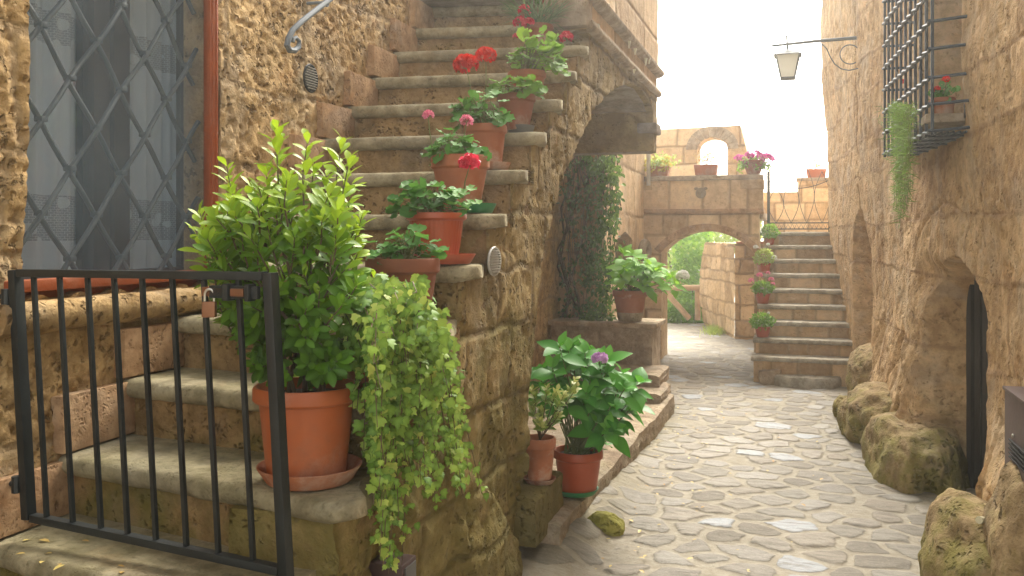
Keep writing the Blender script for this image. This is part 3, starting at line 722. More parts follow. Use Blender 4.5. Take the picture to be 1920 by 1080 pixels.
# ================================================================ gate
g0 = Vector((-1.313, 2.45, .0)); g1 = Vector((-.519, 2.115, .0)); lean = Vector((-.036, 0, 1.0))
gate = thing('steel_gate', 'dark steel bar gate standing at the foot of the stone staircase', 'gate', (g0.x, g0.y, .6))
gd = (g1-g0); gl = gd.length; gx = gd/gl; gy = Vector((-gx.y, gx.x, 0))
zb0, zb1 = .640, .613
def gpt(s, t, o=0.0):   # s 0..1 along, t 0..1 up
    b = g0.lerp(g1, s); b.z = zb0+(zb1-zb0)*s
    hh = .657+(.690-.657)*s; return b+Vector((-.036*t, 0, hh*t))+gy*o
def bar(mb, s0, t0, s1, t1, w, d, bev=.002, o=0.0):
    a, b = gpt(s0, t0), gpt(s1, t1); ax_ = (b-a).normalized(); sd = ax_.cross(gy).normalized(); pts = []
    for q in (a, b):
        for (i, j) in ((-1, -1), (1, -1), (1, 1), (-1, 1)): pts.append(q+sd*(i*w/2)+gy*(j*d/2+o))
    mb.hull8([p_[:] for p_ in pts], bev)
for s in (.012, .988):
    mb = MB(); bar(mb, s, -.03 if s > .5 else -.01, s, 1.012, .026, .030, .003); part('post', mb, M['iron'], gate)
for t in (.0, 1.0):
    mb = MB(); bar(mb, .03, t, .97, t, .020, .026); part('rail', mb, M['iron'], gate)
for i in range(8):
    px0 = [88, 137, 190, 240, 293, 350, 410, 475][i]
    r = (px0-HX)/F; s = (r*g0.y-g0.x)/(gd.x-r*gd.y); mb = MB(); bar(mb, s, .015, s, .985, .0115, .0115, .0015); part('bar', mb, M['iron'], gate)
for t in (.90, .13):
    mb = MB(); a = gpt(.0, t); mb.tube([a+Vector((-.02, .0, -.022)), a+Vector((-.02, .0, .022))], .014, 10); mb.tube([a+Vector((-.10, .03, 0)), a+Vector((-.015, 0, 0))], .008, 8); part('hinge', mb, M['iron'], gate)
mb = MB(); bar(mb, .80, .945, .965, .945, .030, .012, .002, -.02)
bar(mb, .855, .945, .875, .945, .040, .03, .003, -.022); bar(mb, .93, .945, .945, .945, .04, .03, .003, -.022)
lt = part('latch', mb, M['iron'], gate)
mb = MB(); bar(mb, .775, .945, .85, .945, .022, .010, .002, -.021); bar(mb, .88, .945, .925, .945, .018, .012, .002, -.028); part('bolt', mb, M['brass'], lt)
pl = gpt(.788, .90)-gy*(-.0)+Vector((.0, -.03, 0))
pad = thing('padlock', 'rusty brown padlock hanging from the gate latch', 'padlock', pl[:])
mb = MB(); c = pl; mb.box((c.x-.016, c.y-.009, c.z-.030), (c.x+.016, c.y+.009, c.z+.008), .003); part('body', mb, M['brass'], pad)
mb = MB(); mb.tube([(c.x-.011+.0, c.y, c.z+.005), (c.x-.011, c.y, c.z+.022)]+[(c.x-.011*math.cos(t), c.y, c.z+.024+.013*math.sin(t)) for t in np.linspace(0.1, 3.04, 9)]+[(c.x+.011, c.y, c.z+.005)], .0032, 8); part('shackle', mb, M['chrome'], pad)
# ================================================================ kerb ledge, bench
kerb = thing('stone_ledge', 'low stone ledge along the alley carrying two potted plants', 'ledge', (-1.2, 5.0, 0), True)
def slab_top(u0, u1f, v0, v1, z0, z1, seed, nu=40, nv=150):
    s = np.linspace(0, 1, nu); v = np.linspace(v0, v1, nv); SS, VV_ = np.meshgrid(s, v, indexing='ij')
    e = np.vectorize(u1f)(v)[None]+.010*fbm(v, 0*v, 0, 4, 3, seed)[None]
    U = u0+(e-u0)*SS; Z = z1+.010*fbm(U, VV_, 0, 3, 4, seed)-.02*sstep(.97, 1.0, SS)*(.5+.5*np.abs(fbm(VV_, 0*VV_, 1, 6, 3, seed)))
    jn = np.abs(((VV_-v0)/.62) % 1-.5); Z = Z-.008*(1-sstep(.0, .02, jn))
    top = np.stack([U, VV_, Z], -1)
    side_n = 10; tt = np.linspace(0, 1, side_n)[:, None]
    eu = U[-1][None]; side = np.stack([eu+.015*fbm(v[None]+0*tt, tt, 2, 8, 3, seed)*np.sin(tt*3.14)+.0*tt, np.broadcast_to(v[None], (side_n, nv)), Z[-1][None]*(1-tt)+z0*tt], -1)
    G = np.concatenate([top, side[1:]], 0); n = G.shape[0]
    ends = [np.concatenate([np.arange(n)*nv]), np.concatenate([np.arange(n)*nv+nv-1])]
    V = np.concatenate([G.reshape(-1, 3), [[u0, v0, z0], [u0, v1, z0]]]); N0 = n*nv
    f = [grid_faces(n, nv), np.concatenate([ends[0][::-1], [N0]])[None], np.concatenate([ends[1], [N0+1]])[None]]
    return raw(V, f, None, True, 40)
part('slab', slab_top(-2.05, lambda v: -.985+.06*(v-3.8)/3.4, 3.8, 7.2, -.03, .15, 200), M['ledge'], kerb)
part('end_step', slab_top(-1.8, lambda v: -.97, 6.75, 7.32, .12, .215, 210, 24, 40), M['ledge'], kerb)
part('upper_step', slab_top(-1.8, lambda v: -1.03, 7.05, 7.62, .2, .305, 220, 24, 40), M['ledge'], kerb)
mb = MB()
part('block', slab_top(-1.4, lambda v: -1.035, 3.62, 4.08, .1, .30, 230, 24, 30), M['stair'], kerb)
bench = thing('stone_bench', 'grey stone pedestal with a flat slab top below the creeper', 'bench', (-1.5, 7.8, 0), True)
def dbn(a, z): return .012*fbm(a, z, 0, 3, 4, 90)+.006*fbm(a, z, 0, 14, 3, 91)-.01*(1-sstep(0, .02, masonry(a, z, 25, .5, .45, .01)[0]))
part('base', panels([(np.linspace(-2.05, -1.17, 70), .1, .615, 40, True, True, .5)], 'v', 7.62, .5, dbn, -1, lambda a, z: masonry(a, z, 25, .5, .45, .01)), M['ledge'], bench)
mb = MB(); mb.box((-2.06, 7.56, .616), (-1.12, 8.1, .655), .008, .003); part('slab_top', mb, M['ledge'], bench)
# ================================================================ side wall with creeper
side = thing('creeper_wall', 'pink tufa wall with small pointed niche, half hidden by a creeper', 'wall', (-1.8, 8.5, 0), True)
def dsd(a, z): return .015*fbm(a, z, 0, 2, 4, 95)+.005*fbm(a, z, 0, 14, 3, 96)-.008*(1-sstep(0, .02, masonry(a, z, 35, .38, .6, .03)[0]))
msd = lambda a, z: masonry(a, z, 35, .38, .6, .03)
SW = -1.65
n0 = on_u(1155, 470, SW); n1 = on_u(1186, 470, SW); zt = CZ-(434-HY)/F*8.6; zb = 1.4-(500-440)/F*8.6
a_, b_ = n0[1], n1[1]
An = np.linspace(a_, b_, 16); roof = zt-.09*np.abs((An-(a_+b_)/2)/((b_-a_)/2))**1.3
part('wall', panels([(np.linspace(8.0, a_, 40), 0, 3.0, 150, True, True, None), (An, 0, zb, 60, False, False, None), (An, roof, 3.0, 60, False, False, None), (np.linspace(b_, 10.3, 70), 0, 3.0, 150, True, True, None)], 'u', SW, .25, dsd, 1, msd), M['far'], side)
part('cross_wall', panels([(np.linspace(-3.0, SW-.02, 60), 0, 3.0, 120, True, True, None)], 'v', 8.02, .2, dsd, -1, msd), M['far'], side)
mb = MB(); mb.box((SW-.30, a_-.1, zb-.1), (SW-.252, b_+.1, zt+.2)); part('niche_back', mb, M['dark'], side)
q = on_u(1206, 470, SW+.05)
mb = MB(); mb.tube([(q[0]+.02+.035*math.cos(t)*.5, q[1]+.075*math.cos(t), q[2]+.085*math.sin(t)) for t in np.linspace(0, 6.28, 24, endpoint=False)], .045, 10, close=True)
single('stone_ring', mb, M['stone_gray'], 'round grey stone ring fixed beside the far arch', 'stone ring', (SW, q[1], q[2]), True)
mb = MB(); q = on_v(1216, 300, 10.12); mb.tube([(q[0], q[1], 1.95), (q[0], q[1], 3.0)], .022, 10)
single('downpipe', mb, M['alu'], 'grey metal downpipe in the corner above the arch balcony', 'downpipe', (q[0], q[1], 2.0), True)
# ================================================================ arch with balcony
FV = 10.2
br = thing('arch_bridge', 'tan stone archway with balcony parapet spanning the alley end', 'archway', (-1.0, FV, 0), True)
dfa = lambda a, z: .008*fbm(a, z, 0, 2.5, 4, 100)+.003*fbm(a, z, 0, 15, 3, 101)-.006*(1-sstep(0, .015, masonry(a, z, 45, .20, .32, .01)[0]))
mfa = lambda a, z: masonry(a, z, 45, .20, .32, .01)
ul, ur, zs, zc = -1.46, -.455, 1.20, 1.437
Aa = np.linspace(ul, ur, 60)
rise = zc-zs; half = (ur-ul)/2; rad_ = (half*half+rise*rise)/(2*rise)
arc = zc-rad_+np.sqrt(rad_**2-(Aa-(ul+ur)/2)**2)
part('wall', panels([(np.linspace(-1.72, ul, 20), 0, 1.66, 90, True, True, None), (Aa, arc, 1.66, 40, False, False, None), (np.linspace(ur, -.405, 10), 0, 1.66, 90, True, True, None)], 'v', FV, .5, dfa, -1, mfa), M['far'], br)
# arch ring proud of the wall
mb = MB(); o = rad_+.085; i_ = rad_+.012; cx, cz = (ul+ur)/2, zc-rad_
nst = 15; am = math.asin(half/rad_)
for k in range(nst):
    a0_, a1_ = [-am*1.03+2*am*1.03*(k+q)/nst for q in (.012, .988)]; pts = []
    for yy in (FV-.024, FV+.1):
        pass
    def pt(rr, aa, y): return (cx+rr*math.sin(aa), y, cz+rr*math.cos(aa))
    pts = [pt(i_-.008, a0_, FV-.022), pt(i_-.008, a1_, FV-.022), pt(i_-.008, a1_, FV+.1), pt(i_-.008, a0_, FV+.1), pt(o, a0_, FV-.022), pt(o, a1_, FV-.022), pt(o, a1_, FV+.1), pt(o, a0_, FV+.1)]
    mb.hull8(pts, .003)
part('arch_ring', mb, M['skirt'], br)
mb = MB(); mb.prism([(FV-.055, 1.665), (FV-.045, 1.64), (FV-.02, 1.63), (FV+.2, 1.63), (FV+.2, 1.685), (FV-.055, 1.685)], 0, -1.72, -.35, .004); part('moulding', mb, M['skirt'], br)
dba = lambda a, z: .004*fbm(a, z, 0, 3, 4, 110)-.006*(1-sstep(0, .012, masonry(a, z, 46, .60, .30, .0)[0]))
mb = MB(); mb.box((-1.72, FV+.2, 1.58), (-.36, FV+2.2, 1.655), .01); part('deck', mb, M['ledge'], br)
part('parapet', panels([(np.linspace(-1.72, -.36, 90), 1.686, 2.0, 40, True, True, .2)], 'v', FV-.005, .2, dba, -1, lambda a, z: masonry(a, z, 46, .60, .30, .0)), M['far'], br)
mb = MB(); mb.box((-1.72, FV-.035, 2.001), (-.36, FV+.22, 2.055), .008, .002); part('coping', mb, M['ledge'], br)
for lo, hi in ((-.60, -.352), (-1.72, -1.56)): mb = MB(); mb.box((lo, FV-.03, 1.90), (hi, FV+.2, 2.000), .006); part('pilaster', mb, M['far'], br)
# carved mask: a small grotesque face in low relief
q = on_v(1314, 362, FV-.01); mb = MB()
mb.ball((q[0], q[1], q[2]), .06, 3, (.95, .35, 1.0)); mb.ball((q[0], q[1]-.02, q[2]-.008), .016, 2, (.8, .8, 1.5))
for sx in (-1, 1): mb.ball((q[0]+sx*.024, q[1]-.018, q[2]+.014), .010, 2); mb.ball((q[0]+sx*.05, q[1], q[2]+.05), .02, 2, (1.2, .5, .8)); mb.ball((q[0]+sx*.026, q[1]-.016, q[2]+.03), .014, 2, (1.3, .5, .4))
mb.ball((q[0], q[1]-.016, q[2]-.036), .02, 2, (1.2, .5, .4)); part('carved_mask', mb, M['stone_gray'], br)
# walls behind the arch
rb = thing('rubble_wall', 'rubble stone wall seen through the far archway, tile on its top', 'wall', (-.6, 12.4, 0), True)
drb = lambda a, z: .03*fbm(a, z, 0, 2.5, 4, 120)+.012*fbm(a, z, 0, 10, 3, 121)-.02*(1-sstep(0, .02, masonry(a, z, 55, .20, .3, .05)[0]))
mrb = lambda a, z: masonry(a, z, 55, .20, .3, .05)
c0 = UV(W(1378, 640, 12.2))
part('wall', panels([(np.linspace(c0[0], c0[0]+1.0, 60), -.05, 1.27, 90, True, True, .4)], 'v', c0[1], .4, drb, -1, mrb), M['rubble'], rb)
c1 = UV(W(1318, 608, 14.2))
def slant():
    n, m = 70, 90; s = np.linspace(0, 1, n); z = np.linspace(-.05, 1.28, m); SS, Z = np.meshgrid(s, z, indexing='ij')
    L = math.hypot(c1[0]-c0[0], c1[1]-c0[1]); A = SS*L; d = drb(A+5, Z)
    nx, ny = (c1[1]-c0[1])/L*-1, (c1[0]-c0[0])/L
    U = c0[0]+(c1[0]-c0[0])*SS+nx*d; Vv = c0[1]+(c1[1]-c0[1])*SS+ny*d
    U = U+.06*np.sin(Z*2.6)*SS*-1
    dd, tt = mrb((A+5).ravel(), Z.ravel())
    B = np.stack([U+.45, Vv+.1, Z], -1)
    V = np.concatenate([np.stack([U, Vv, Z], -1).reshape(-1, 3), B.reshape(-1, 3)])
    top = np.stack([np.arange(n-1)*m+m-1, np.arange(1, n)*m+m-1, n*m+np.arange(1, n)*m+m-1, n*m+np.arange(n-1)*m+m-1], -1)
    e = (n-1)*m; endf = np.stack([e+np.arange(m-1), e+np.arange(1, m), n*m+e+np.arange(1, m), n*m+e+np.arange(m-1)], -1)
    return raw(V, [grid_faces(n, m), top, endf], {'tint': np.tile(tt, 2), 'joint': np.tile(1-sstep(.004, .02, dd), 2)}, True, 50)
part('return_wall', slant(), M['rubble'], rb)
mb = MB(); mb.box((c0[0]+.02, c0[1]-.05, 1.275), (c0[0]+.5, c0[1]+.3, 1.31), .008, .004); part('cap_tile', mb, M['terra'], rb)
# ================================================================ far staircase
fs = thing('stone_staircase', 'straight grey stone steps climbing to the garden gate, pots on one edge', 'staircase', (.05, 8.9, 0), True)
ZF = lambda k: .247+.148*(k-1)
VF = lambda k: 8.89+.226*(k-1)
UL = lambda k: -.405+.010*(k-1)
URR = lambda k: .53-.019*(k-1)
for k in range(1, 10):
    def ft(k=k):
        n = 40; th = .045; s = np.linspace(0, 1, n); u = UL(k)-.02+(URR(k)+.04-UL(k)+.02)*s
        ex = .3 if k < 9 else 2.6
        prof = [(ex, -th)]+[(-.02*math.cos(R(t))+.02-.03, th/2*math.sin(R(t))-th/2) for t in np.linspace(-90, 90, 8)]+[(.1, 0), (ex, 0)]
        V = []
        for x in u:
            for dv, dz in prof: w = float(fbm(x, dv, k*3, 6, 3, 130)); V.append((x, VF(k)+dv+.008*w*(dv < .1), ZF(k)+dz+.004*w))
        m = len(prof); return raw(V, [grid_faces(n, m), np.arange(m)[None], (np.arange(m)+(n-1)*m)[None]], None, True, 60, True)
    part('tread', ft(), M['fartread'], fs)
    zlo = -.03 if k == 1 else ZF(k-1)
    mas = lambda a, z, k=k: masonry(a, z*0+.05, 300+k, 3.0, .26, .004)
    part('riser', panels([(np.linspace(UL(k)+.004, URR(k)-.0, 40), zlo, ZF(k)-.043, 10, True, True, .24 if k < 9 else 2.5)], 'v', VF(k)+.01, .24, lambda a, z, k=k: .004*fbm(a, z, k, 8, 3, 131)-.004*(1-sstep(0, .01, mas(a, z)[0])), -1, mas), M['farriser'], fs)
def lowstep():
    q = UV(W(1512, 720, 8.4)); mb = MB(); t = np.linspace(-math.pi, 0, 26); r1, r2 = .31, .20; V = []
    prof = [(1.0, -.02), (1.0, .05), (.985, .075), (.95, .088), (.5, .09), (0.02, .09)]
    for kk, z in prof: V += [(q[0]+r1*kk*math.cos(x), VF(1)+.02+r2*kk*math.sin(x)+.005*math.sin(x*9), z+.004*math.sin(x*7+kk)) for x in t]
    mb.add(V, [grid_faces(len(prof), 26)]); return mb
part('rounded_step', lowstep(), M['fartread'], fs)
mb = MB(); q = UV(W(1436, 720, 8.35)); mb.box((q[0]-.06, VF(1)-.06, -.02), (q[0]+.12, VF(1)+.05, .13), .025, .02); part('corner_block', mb, M['ledge'], fs)
# garden gate
gg = thing('garden_gate', 'low wrought iron garden gate with looping wire at the stair head', 'gate', (0, 10.95, 1.43), True)
GV = 10.9; e0 = on_v(1441, 430, GV); e1 = on_v(1556, 430, GV); zt_ = CZ-(322-HY)/F*10.4; zb_ = 1.435
for e, zz in ((e0, zt_+.01), (e1, zt_+.03)):
    mb = MB(); mb.box((e[0]-.016, GV-.016, zb_-.03), (e[0]+.016, GV+.016, zz), .003); part('post', mb, M['iron'], gg)
mb = MB(); 
for zz in (zb_+.03, zb_+.10): mb.tube([(e0[0], GV, zz), (e1[0], GV, zz)], .008, 6)
part('rail', mb, M['iron'], gg)
mb = MB(); w = e1[0]-e0[0]
for k in range(14):
    x = e0[0]+w*(k+.5)/14; mb.tube([(x-w/28, GV, zb_+.035), (x, GV, zb_+.09), (x+w/28, GV, zb_+.035)], .003, 5, cap=False)
for k in range(4):
    for s in (1, -1):
        P = [(e0[0]+w*(k/4+.25*(.5+.5*s*math.sin(t*3.14159))), GV+.004*s, zb_+.10+(zt_-zb_-.16-.12*math.cos(k*1.4))*t) for t in np.linspace(0, 1, 16)]
        mb.tube(P, .0035, 5)
P = [(e0[0]+w*t, GV, zt_-.10-.09*math.sin(t*3.14)) for t in np.linspace(0, 1, 14)]; mb.tube(P, .005, 5)
part('wirework', mb, M['iron'], gg)
tw = thing('terrace_wall', 'low tan stone wall stepping up behind the garden gate', 'wall', (0, 12.4, 1.2), True)
TV = 12.4; f0 = on_v(1436, 360, TV); f1 = on_v(1496, 360, TV); f2 = on_v(1580, 338, TV)
dtw = lambda a, z: .006*fbm(a, z, 0, 3, 4, 140)-.008*(1-sstep(0, .02, masonry(a, z, 65, .22, .33, .02)[0]))
part('wall', panels([(np.linspace(f0[0]-.03, f1[0], 40), .8, f1[2], 50, True, True, None), (np.linspace(f1[0], f2[0]+.3, 40), .8, f2[2], 60, True, True, None)], 'v', TV, .3, dtw, -1, lambda a, z: masonry(a, z, 65, .22, .33, .02)), M['far'], tw)
mb = MB(); mb.box((f1[0]-.02, TV-.03, f2[2]+.001), (f2[0]+.3, TV+.32, f2[2]+.04), .006); part('coping', mb, M['ledge'], tw)
# ruined wall with window opening
rw = thing('ruined_wall', 'ruined stone wall with an arched opening open to the sky', 'wall', (-1.2, 11.75, 1.6), True)
RV = 11.75; a0_ = on_v(1226, 300, RV); o0 = on_v(1307, 300, RV); o1 = on_v(1364, 300, RV); a1_ = on_v(1416, 330, RV); tl_ = on_v(1232, 243, RV); tr_ = on_v(1388, 235, RV); op = on_v(1335, 257, RV); sp = on_v(1335, 280, RV); bt = on_v(1335, 345, RV)
topz = lambda A: np.where(A < tr_[0], tl_[2]+(tr_[2]-tl_[2])*(A-tl_[0])/(tr_[0]-tl_[0]), tr_[2]-(A-tr_[0])*4.2)+.02*fbm(A, A*0, 0, 9, 3, 150)*(A > tr_[0]-.1)
drw = lambda a, z: .012*fbm(a, z, 0, 2.5, 4, 151)-.012*(1-sstep(0, .02, masonry(a, z, 75, .33, .42, .02)[0]))
mrw = lambda a, z: masonry(a, z, 75, .33, .42, .02)
Ao = np.linspace(o0[0], o1[0], 40); hw = (o1[0]-o0[0])/2; ctr = (o0[0]+o1[0])/2
arch_o = sp[2]+(op[2]-sp[2])*np.sqrt(np.clip(1-((Ao-ctr)/hw)**2, 0, 1))
Al = np.linspace(a0_[0]-.6, o0[0], 70); Ar = np.linspace(o1[0], a1_[0]+.1, 70)
part('wall', panels([(Al, 1.6, topz(Al), 90, True, True, None), (Ao, 1.6, bt[2], 40, False, False, None), (Ao, arch_o, topz(Ao), 30, False, False, None), (Ar, 1.6, np.maximum(topz(Ar), 1.7), 90, True, True, None)], 'v', RV, .4, drw, -1, mrw), M['far'], rw)
mb = MB()
for k in range(9):
    b0, b1 = [math.pi*(k+q)/9 for q in (.02, .98)]
    def pt2(rr, aa, y): return (ctr+(hw+rr)*math.cos(aa), y, sp[2]+(op[2]-sp[2]+rr)*math.sin(aa))
    mb.hull8([pt2(.0, b0, RV-.02), pt2(.0, b1, RV-.02), pt2(.0, b1, RV+.05), pt2(.0, b0, RV+.05), pt2(.14, b0, RV-.02), pt2(.14, b1, RV-.02), pt2(.14, b1, RV+.05), pt2(.14, b0, RV+.05)], .006)
part('arch_stones', mb, M['ledge'], rw)
# ================================================================ right house
def uw0(v, z):
    b = .85-.082*(v-4)
    b = np.where(v < 4, .85-.05*(v-4), b)
    return b+.04*sstep(8.6, 10, v)-.045*sstep(6.5, 10, v)*(z-1.5)-.03*sstep(0, 1, 1-z)*(v > 4.4)
def box2(a, z, a0, a1, z0, z1, e):   # soft rectangle mask
    return sstep(a0-e, a0+e, a)*(1-sstep(a1-e, a1+e, a))*sstep(z0-e, z0+e, z)*(1-sstep(z1-e, z1+e, z))
mr = lambda a, z: masonry(a, z, 85, .36, .85, .05)
def right_house():
    v = np.concatenate([np.linspace(.4, 3.2, 60), np.linspace(3.22, 4.5, 120), np.linspace(4.51, 5.9, 250), np.linspace(5.91, 7.6, 170), np.linspace(7.61, 8.9, 160), np.linspace(8.92, 10.85, 120)])
    z = np.concatenate([np.linspace(-.05, 1.9, 230), np.linspace(1.91, 3.4, 130), np.linspace(3.43, 5.2, 50)])
    A, Z = np.meshgrid(v, z, indexing='ij')
    d, t = mr(A, Z)
    U = uw0(A, Z)
    U = U-.045*fbm(A, Z, 0, .9, 4, 160)-.016*fbm(A, Z, 0, 3.2, 4, 161)+.008*(1-sstep(0, .016, d))*sstep(-.1, .3, fbm(A, Z, 0, 1.3, 2, 166))-.005*(t-.5)-.006*fbm(A*3, Z*.6, 0, 3, 3, 168)
    U = U+.008*sstep(.12, .5, fbm(A, Z, 1, 12, 3, 162))-.003*fbm(A, Z, 0, 35, 2, 163)
    # eroded hollows low on the wall, and ridges
    ero = sstep(5.3, 6.2, A)*(1-sstep(7.2, 7.8, A))*(1-sstep(.55, .95, Z))
    U = U+ero*(.07*sstep(-.1, .6, fbm(A*1.6+Z*.8, Z*.9-A*.4, 2, 2.6, 4, 164)))-ero*.03
    # swelling jamb between the door and the hollows
    U = U-.06*np.exp(-((A-5.95)/.22)**2)*(1-sstep(.9, 1.3, Z))
    # rocky foot spreading into the alley
    foot = sstep(5.6, 5.85, A)*(1-sstep(7.4, 8.0, A))*np.exp(-np.clip(Z, 0, 9)/.22)
    U = U-foot*(.17+.10*fbm(A, Z*.5, 3, 2.4, 3, 167)+.05*fbm(A, Z, 3, 6, 3, 169))
    foot2 = (1-sstep(4.25, 4.6, A))*sstep(2.8, 3.2, A)*np.exp(-(np.clip(Z, 0, 9)/.42)**2)
    U = U-foot2*(.16+.10*fbm(A, Z, 3, 3, 3, 170))
    wob = .03*fbm(A, Z, 3, 4, 3, 165)
    # cellar doorway
    top = .92+.34*np.sqrt(np.clip(1-((A-5.14)/.56)**2, 0, 1))
    mdoor = sstep(4.585, 4.625, A+wob)*(1-sstep(5.66, 5.76, A+wob*.5))*(1-sstep(-.035, .035, Z-top+wob))
    U = U+.32*mdoor
    # soft hollow above the far jamb
    U = U+.07*np.exp(-((A-5.55)/.25)**2-((Z-1.16)/.09)**2)
    # blind arch scar over the door
    rr = np.hypot((A-5.35)/.62, (Z-1.15)/.42); U = U+.014*np.exp(-((rr-1)/.03)**2)*(Z > 1.2)
    # pointed niche
    hwid = .45*np.clip((1.62-Z)/.42, 0, 1)**.62
    mn = (1-sstep(-.03, .03, np.abs(A-8.22)-hwid))*sstep(.15, .2, Z)
    U = U+.20*mn
    # window recess behind the grille
    U = U+.28*box2(A, Z, 4.90, 6.02, 1.96, 3.6, .02)
    # worn corner
    U = U+.05*sstep(10.6, 10.85, A)+.12*sstep(9.2, 9.25, A)*0
    U = np.where((A > 9.05)&(A < 9.4), U+.012*np.sin((A-9.05)/.35*3.14), U)
    n, m = A.shape
    V = np.concatenate([np.stack([U, A, Z], -1).reshape(-1, 3), np.array([[2.6, v[0], z[0]], [2.6, v[-1], z[0]], [2.6, v[-1], z[-1]], [2.6, v[0], z[-1]]])])
    N = n*m; e = np.concatenate([(n-1)*m+np.arange(m), [N+2, N+1]])[None]; s = np.concatenate([np.arange(m), [N+3, N]])[None]
    tp = np.concatenate([np.arange(n)*m+m-1, [N+2, N+3]])[None]
    return raw(V, [grid_faces(n, m), e, s, tp, np.array([[N, N+1, N+2, N+3]])], {'tint': np.append(t.ravel(), [0]*4), 'joint': np.append((1-sstep(.004, .02, d)).ravel()*.55, [0]*4)}, True, 60)
h2 = thing('stone_house', 'tall red tufa house with barred window and low cellar doorway', 'house', (.8, 5.0, 0), True)
part('wall', right_house(), M['right'], h2)
mb = MB()
for k in range(8):
    a = 4.56+.165*k; du = -.082*(a-4.0)
    mb.box((.85+du+.190+.003*(k % 2), a, -.02), (.85+du+.215, a+.163, .95+.30*math.sqrt(max(0, 1-((a+.08-5.14)/.60)**2))), .003)
dr = part('door', mb, M['darkwood'], h2)
mb = MB()
for zz in (): mb.hull8([(.85-.0476+.135, 4.58, zz), (.85-.0476+.16, 4.58, zz), (.85-.133+.16, 5.62, zz), (.85-.133+.135, 5.62, zz), (.85-.0476+.135, 4.58, zz+.035), (.85-.0476+.16, 4.58, zz+.035), (.85-.133+.16, 5.62, zz+.035), (.85-.133+.135, 5.62, zz+.035)], .003)
mb.box((.94, 4.93, .60), (.965, 4.96, .68), .004); part('handle', mb, M['iron'], dr)
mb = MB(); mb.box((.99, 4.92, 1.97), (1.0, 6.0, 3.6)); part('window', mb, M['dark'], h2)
mb = MB(); mb.box((.775, 4.87, 1.97), (.98, 4.905, 3.6), .004); part('window_frame', mb, M['sash'], h2)
mb = MB(); mb.box((.60, 4.92, 1.95), (.97, 6.02, 2.0), .01, .008); part('window_sill', mb, M['ledge'], h2)
# grille cage
cg = []; v0c, v1c, zb_c, zt_c = 4.83, 6.12, 1.885, 3.5
uo = lambda v: .625-.082*(v-4.83)
uwv = lambda v: .85-.082*(v-4)+.0
mb = MB(); nb = 11
for i in range(nb):
    v = v0c+(v1c-v0c)*i/(nb-1); mb.tube([(uo(v), v, zb_c), (uo(v), v, zt_c)], .0085, 6)
hz = [zb_c+.02, 2.035, 2.165, 2.305, 2.44, 2.58, 2.72, 2.86, 3.0, 3.14, 3.28]
for z in hz:
    P = [(uwv(v0c)+.03, v0c-.02, z+.012)]+[(uo(v0c)-.004, v0c, z)]
    for i in range(nb-1):
        va = v0c+(v1c-v0c)*i/(nb-1); vb = v0c+(v1c-v0c)*(i+1)/(nb-1)
        P += [(uo(va)-.013, va, z+.004), (uo((va+vb)/2)-.004, (va+vb)/2, z-.002)]
    P += [(uo(v1c)-.013, v1c, z), (uwv(v1c)+.03, v1c+.01, z)]
    mb.tube(P, .0085, 6)
for k in range(7):
    t = (k+.5)/7; mb.tube([(uo(v0c)+t*.19, v0c, zb_c+.012), (uo(v1c)+t*.19, v1c, zb_c+.012)], .007, 6)
for k in range(6):
    v = v0c+.1+(v1c-v0c-.2)*k/5; mb.tube([(uo(v), v, zb_c+.004), (uwv(v)+.03, v, zb_c+.004)], .007, 6)
part('window_grille', mb, M['blueiron'], h2)
# utility box
ub = thing('utility_box', 'brown painted steel utility box fixed low on the right house wall', 'utility box', (.80, 3.7, .45), True)
mb = MB(); mb.hull8([(.775, 3.42, .44), (1.0, 3.42, .44), (1.0, 3.90, .44), (.765, 3.90, .44), (.775, 3.42, .812), (1.0, 3.42, .812), (1.0, 3.90, .812), (.765, 3.90, .812)], .006); part('casing', mb, M['boxmetal'], ub)
mb = MB(); mb.hull8([(.768, 3.43, .475), (.776, 3.43, .475), (.766, 3.89, .475), (.757, 3.89, .475), (.768, 3.43, .80), (.776, 3.43, .80), (.766, 3.89, .80), (.757, 3.89, .80)], .003); dd_ = part('door', mb, M['boxmetal'], ub)
q = on_u(1899, 817, .757); mb = MB(); mb.ball(q, .008, 2, (.6, 1, 1)); part('lock', mb, M['chrome'], dd_)
mb = MB()
for k in range(5): mb.box((.752, 3.44, .632-k*.016), (.765, 3.80, .637-k*.016), .001)
part('vent_slot', mb, M['dark'], dd_)
mb = MB(); mb.box((.752, 3.41, .805), (1.0, 3.905, .818), .003); part('lid', mb, M['boxmetal'], ub)
# pipe
P = [W(1960, 1000, 3.55), W(1900, 973, 3.55), W(1866, 952, 3.6), W(1858, 952, 3.6), W(1854, 962, 3.58), W(1857, 985, 3.5)]
pp = thing('drain_pipe', 'bent grey drain pipe with cream end poking from the mossy rock', 'pipe', P[4][:])
mb = MB(); mb.tube(P, .021, 12); part('bend', mb, M['pipe'], pp)
mb = MB(); a, b = W(1866, 978, 3.52), W(1836, 975, 3.42); mb.tube([a, a.lerp(b, .55)], .018, 12); part('collar', mb, M['skirt'], pp)
mb = MB(); mb.tube([a.lerp(b, .5), b], .014, 12); part('cream_end', mb, M['cream'], pp)
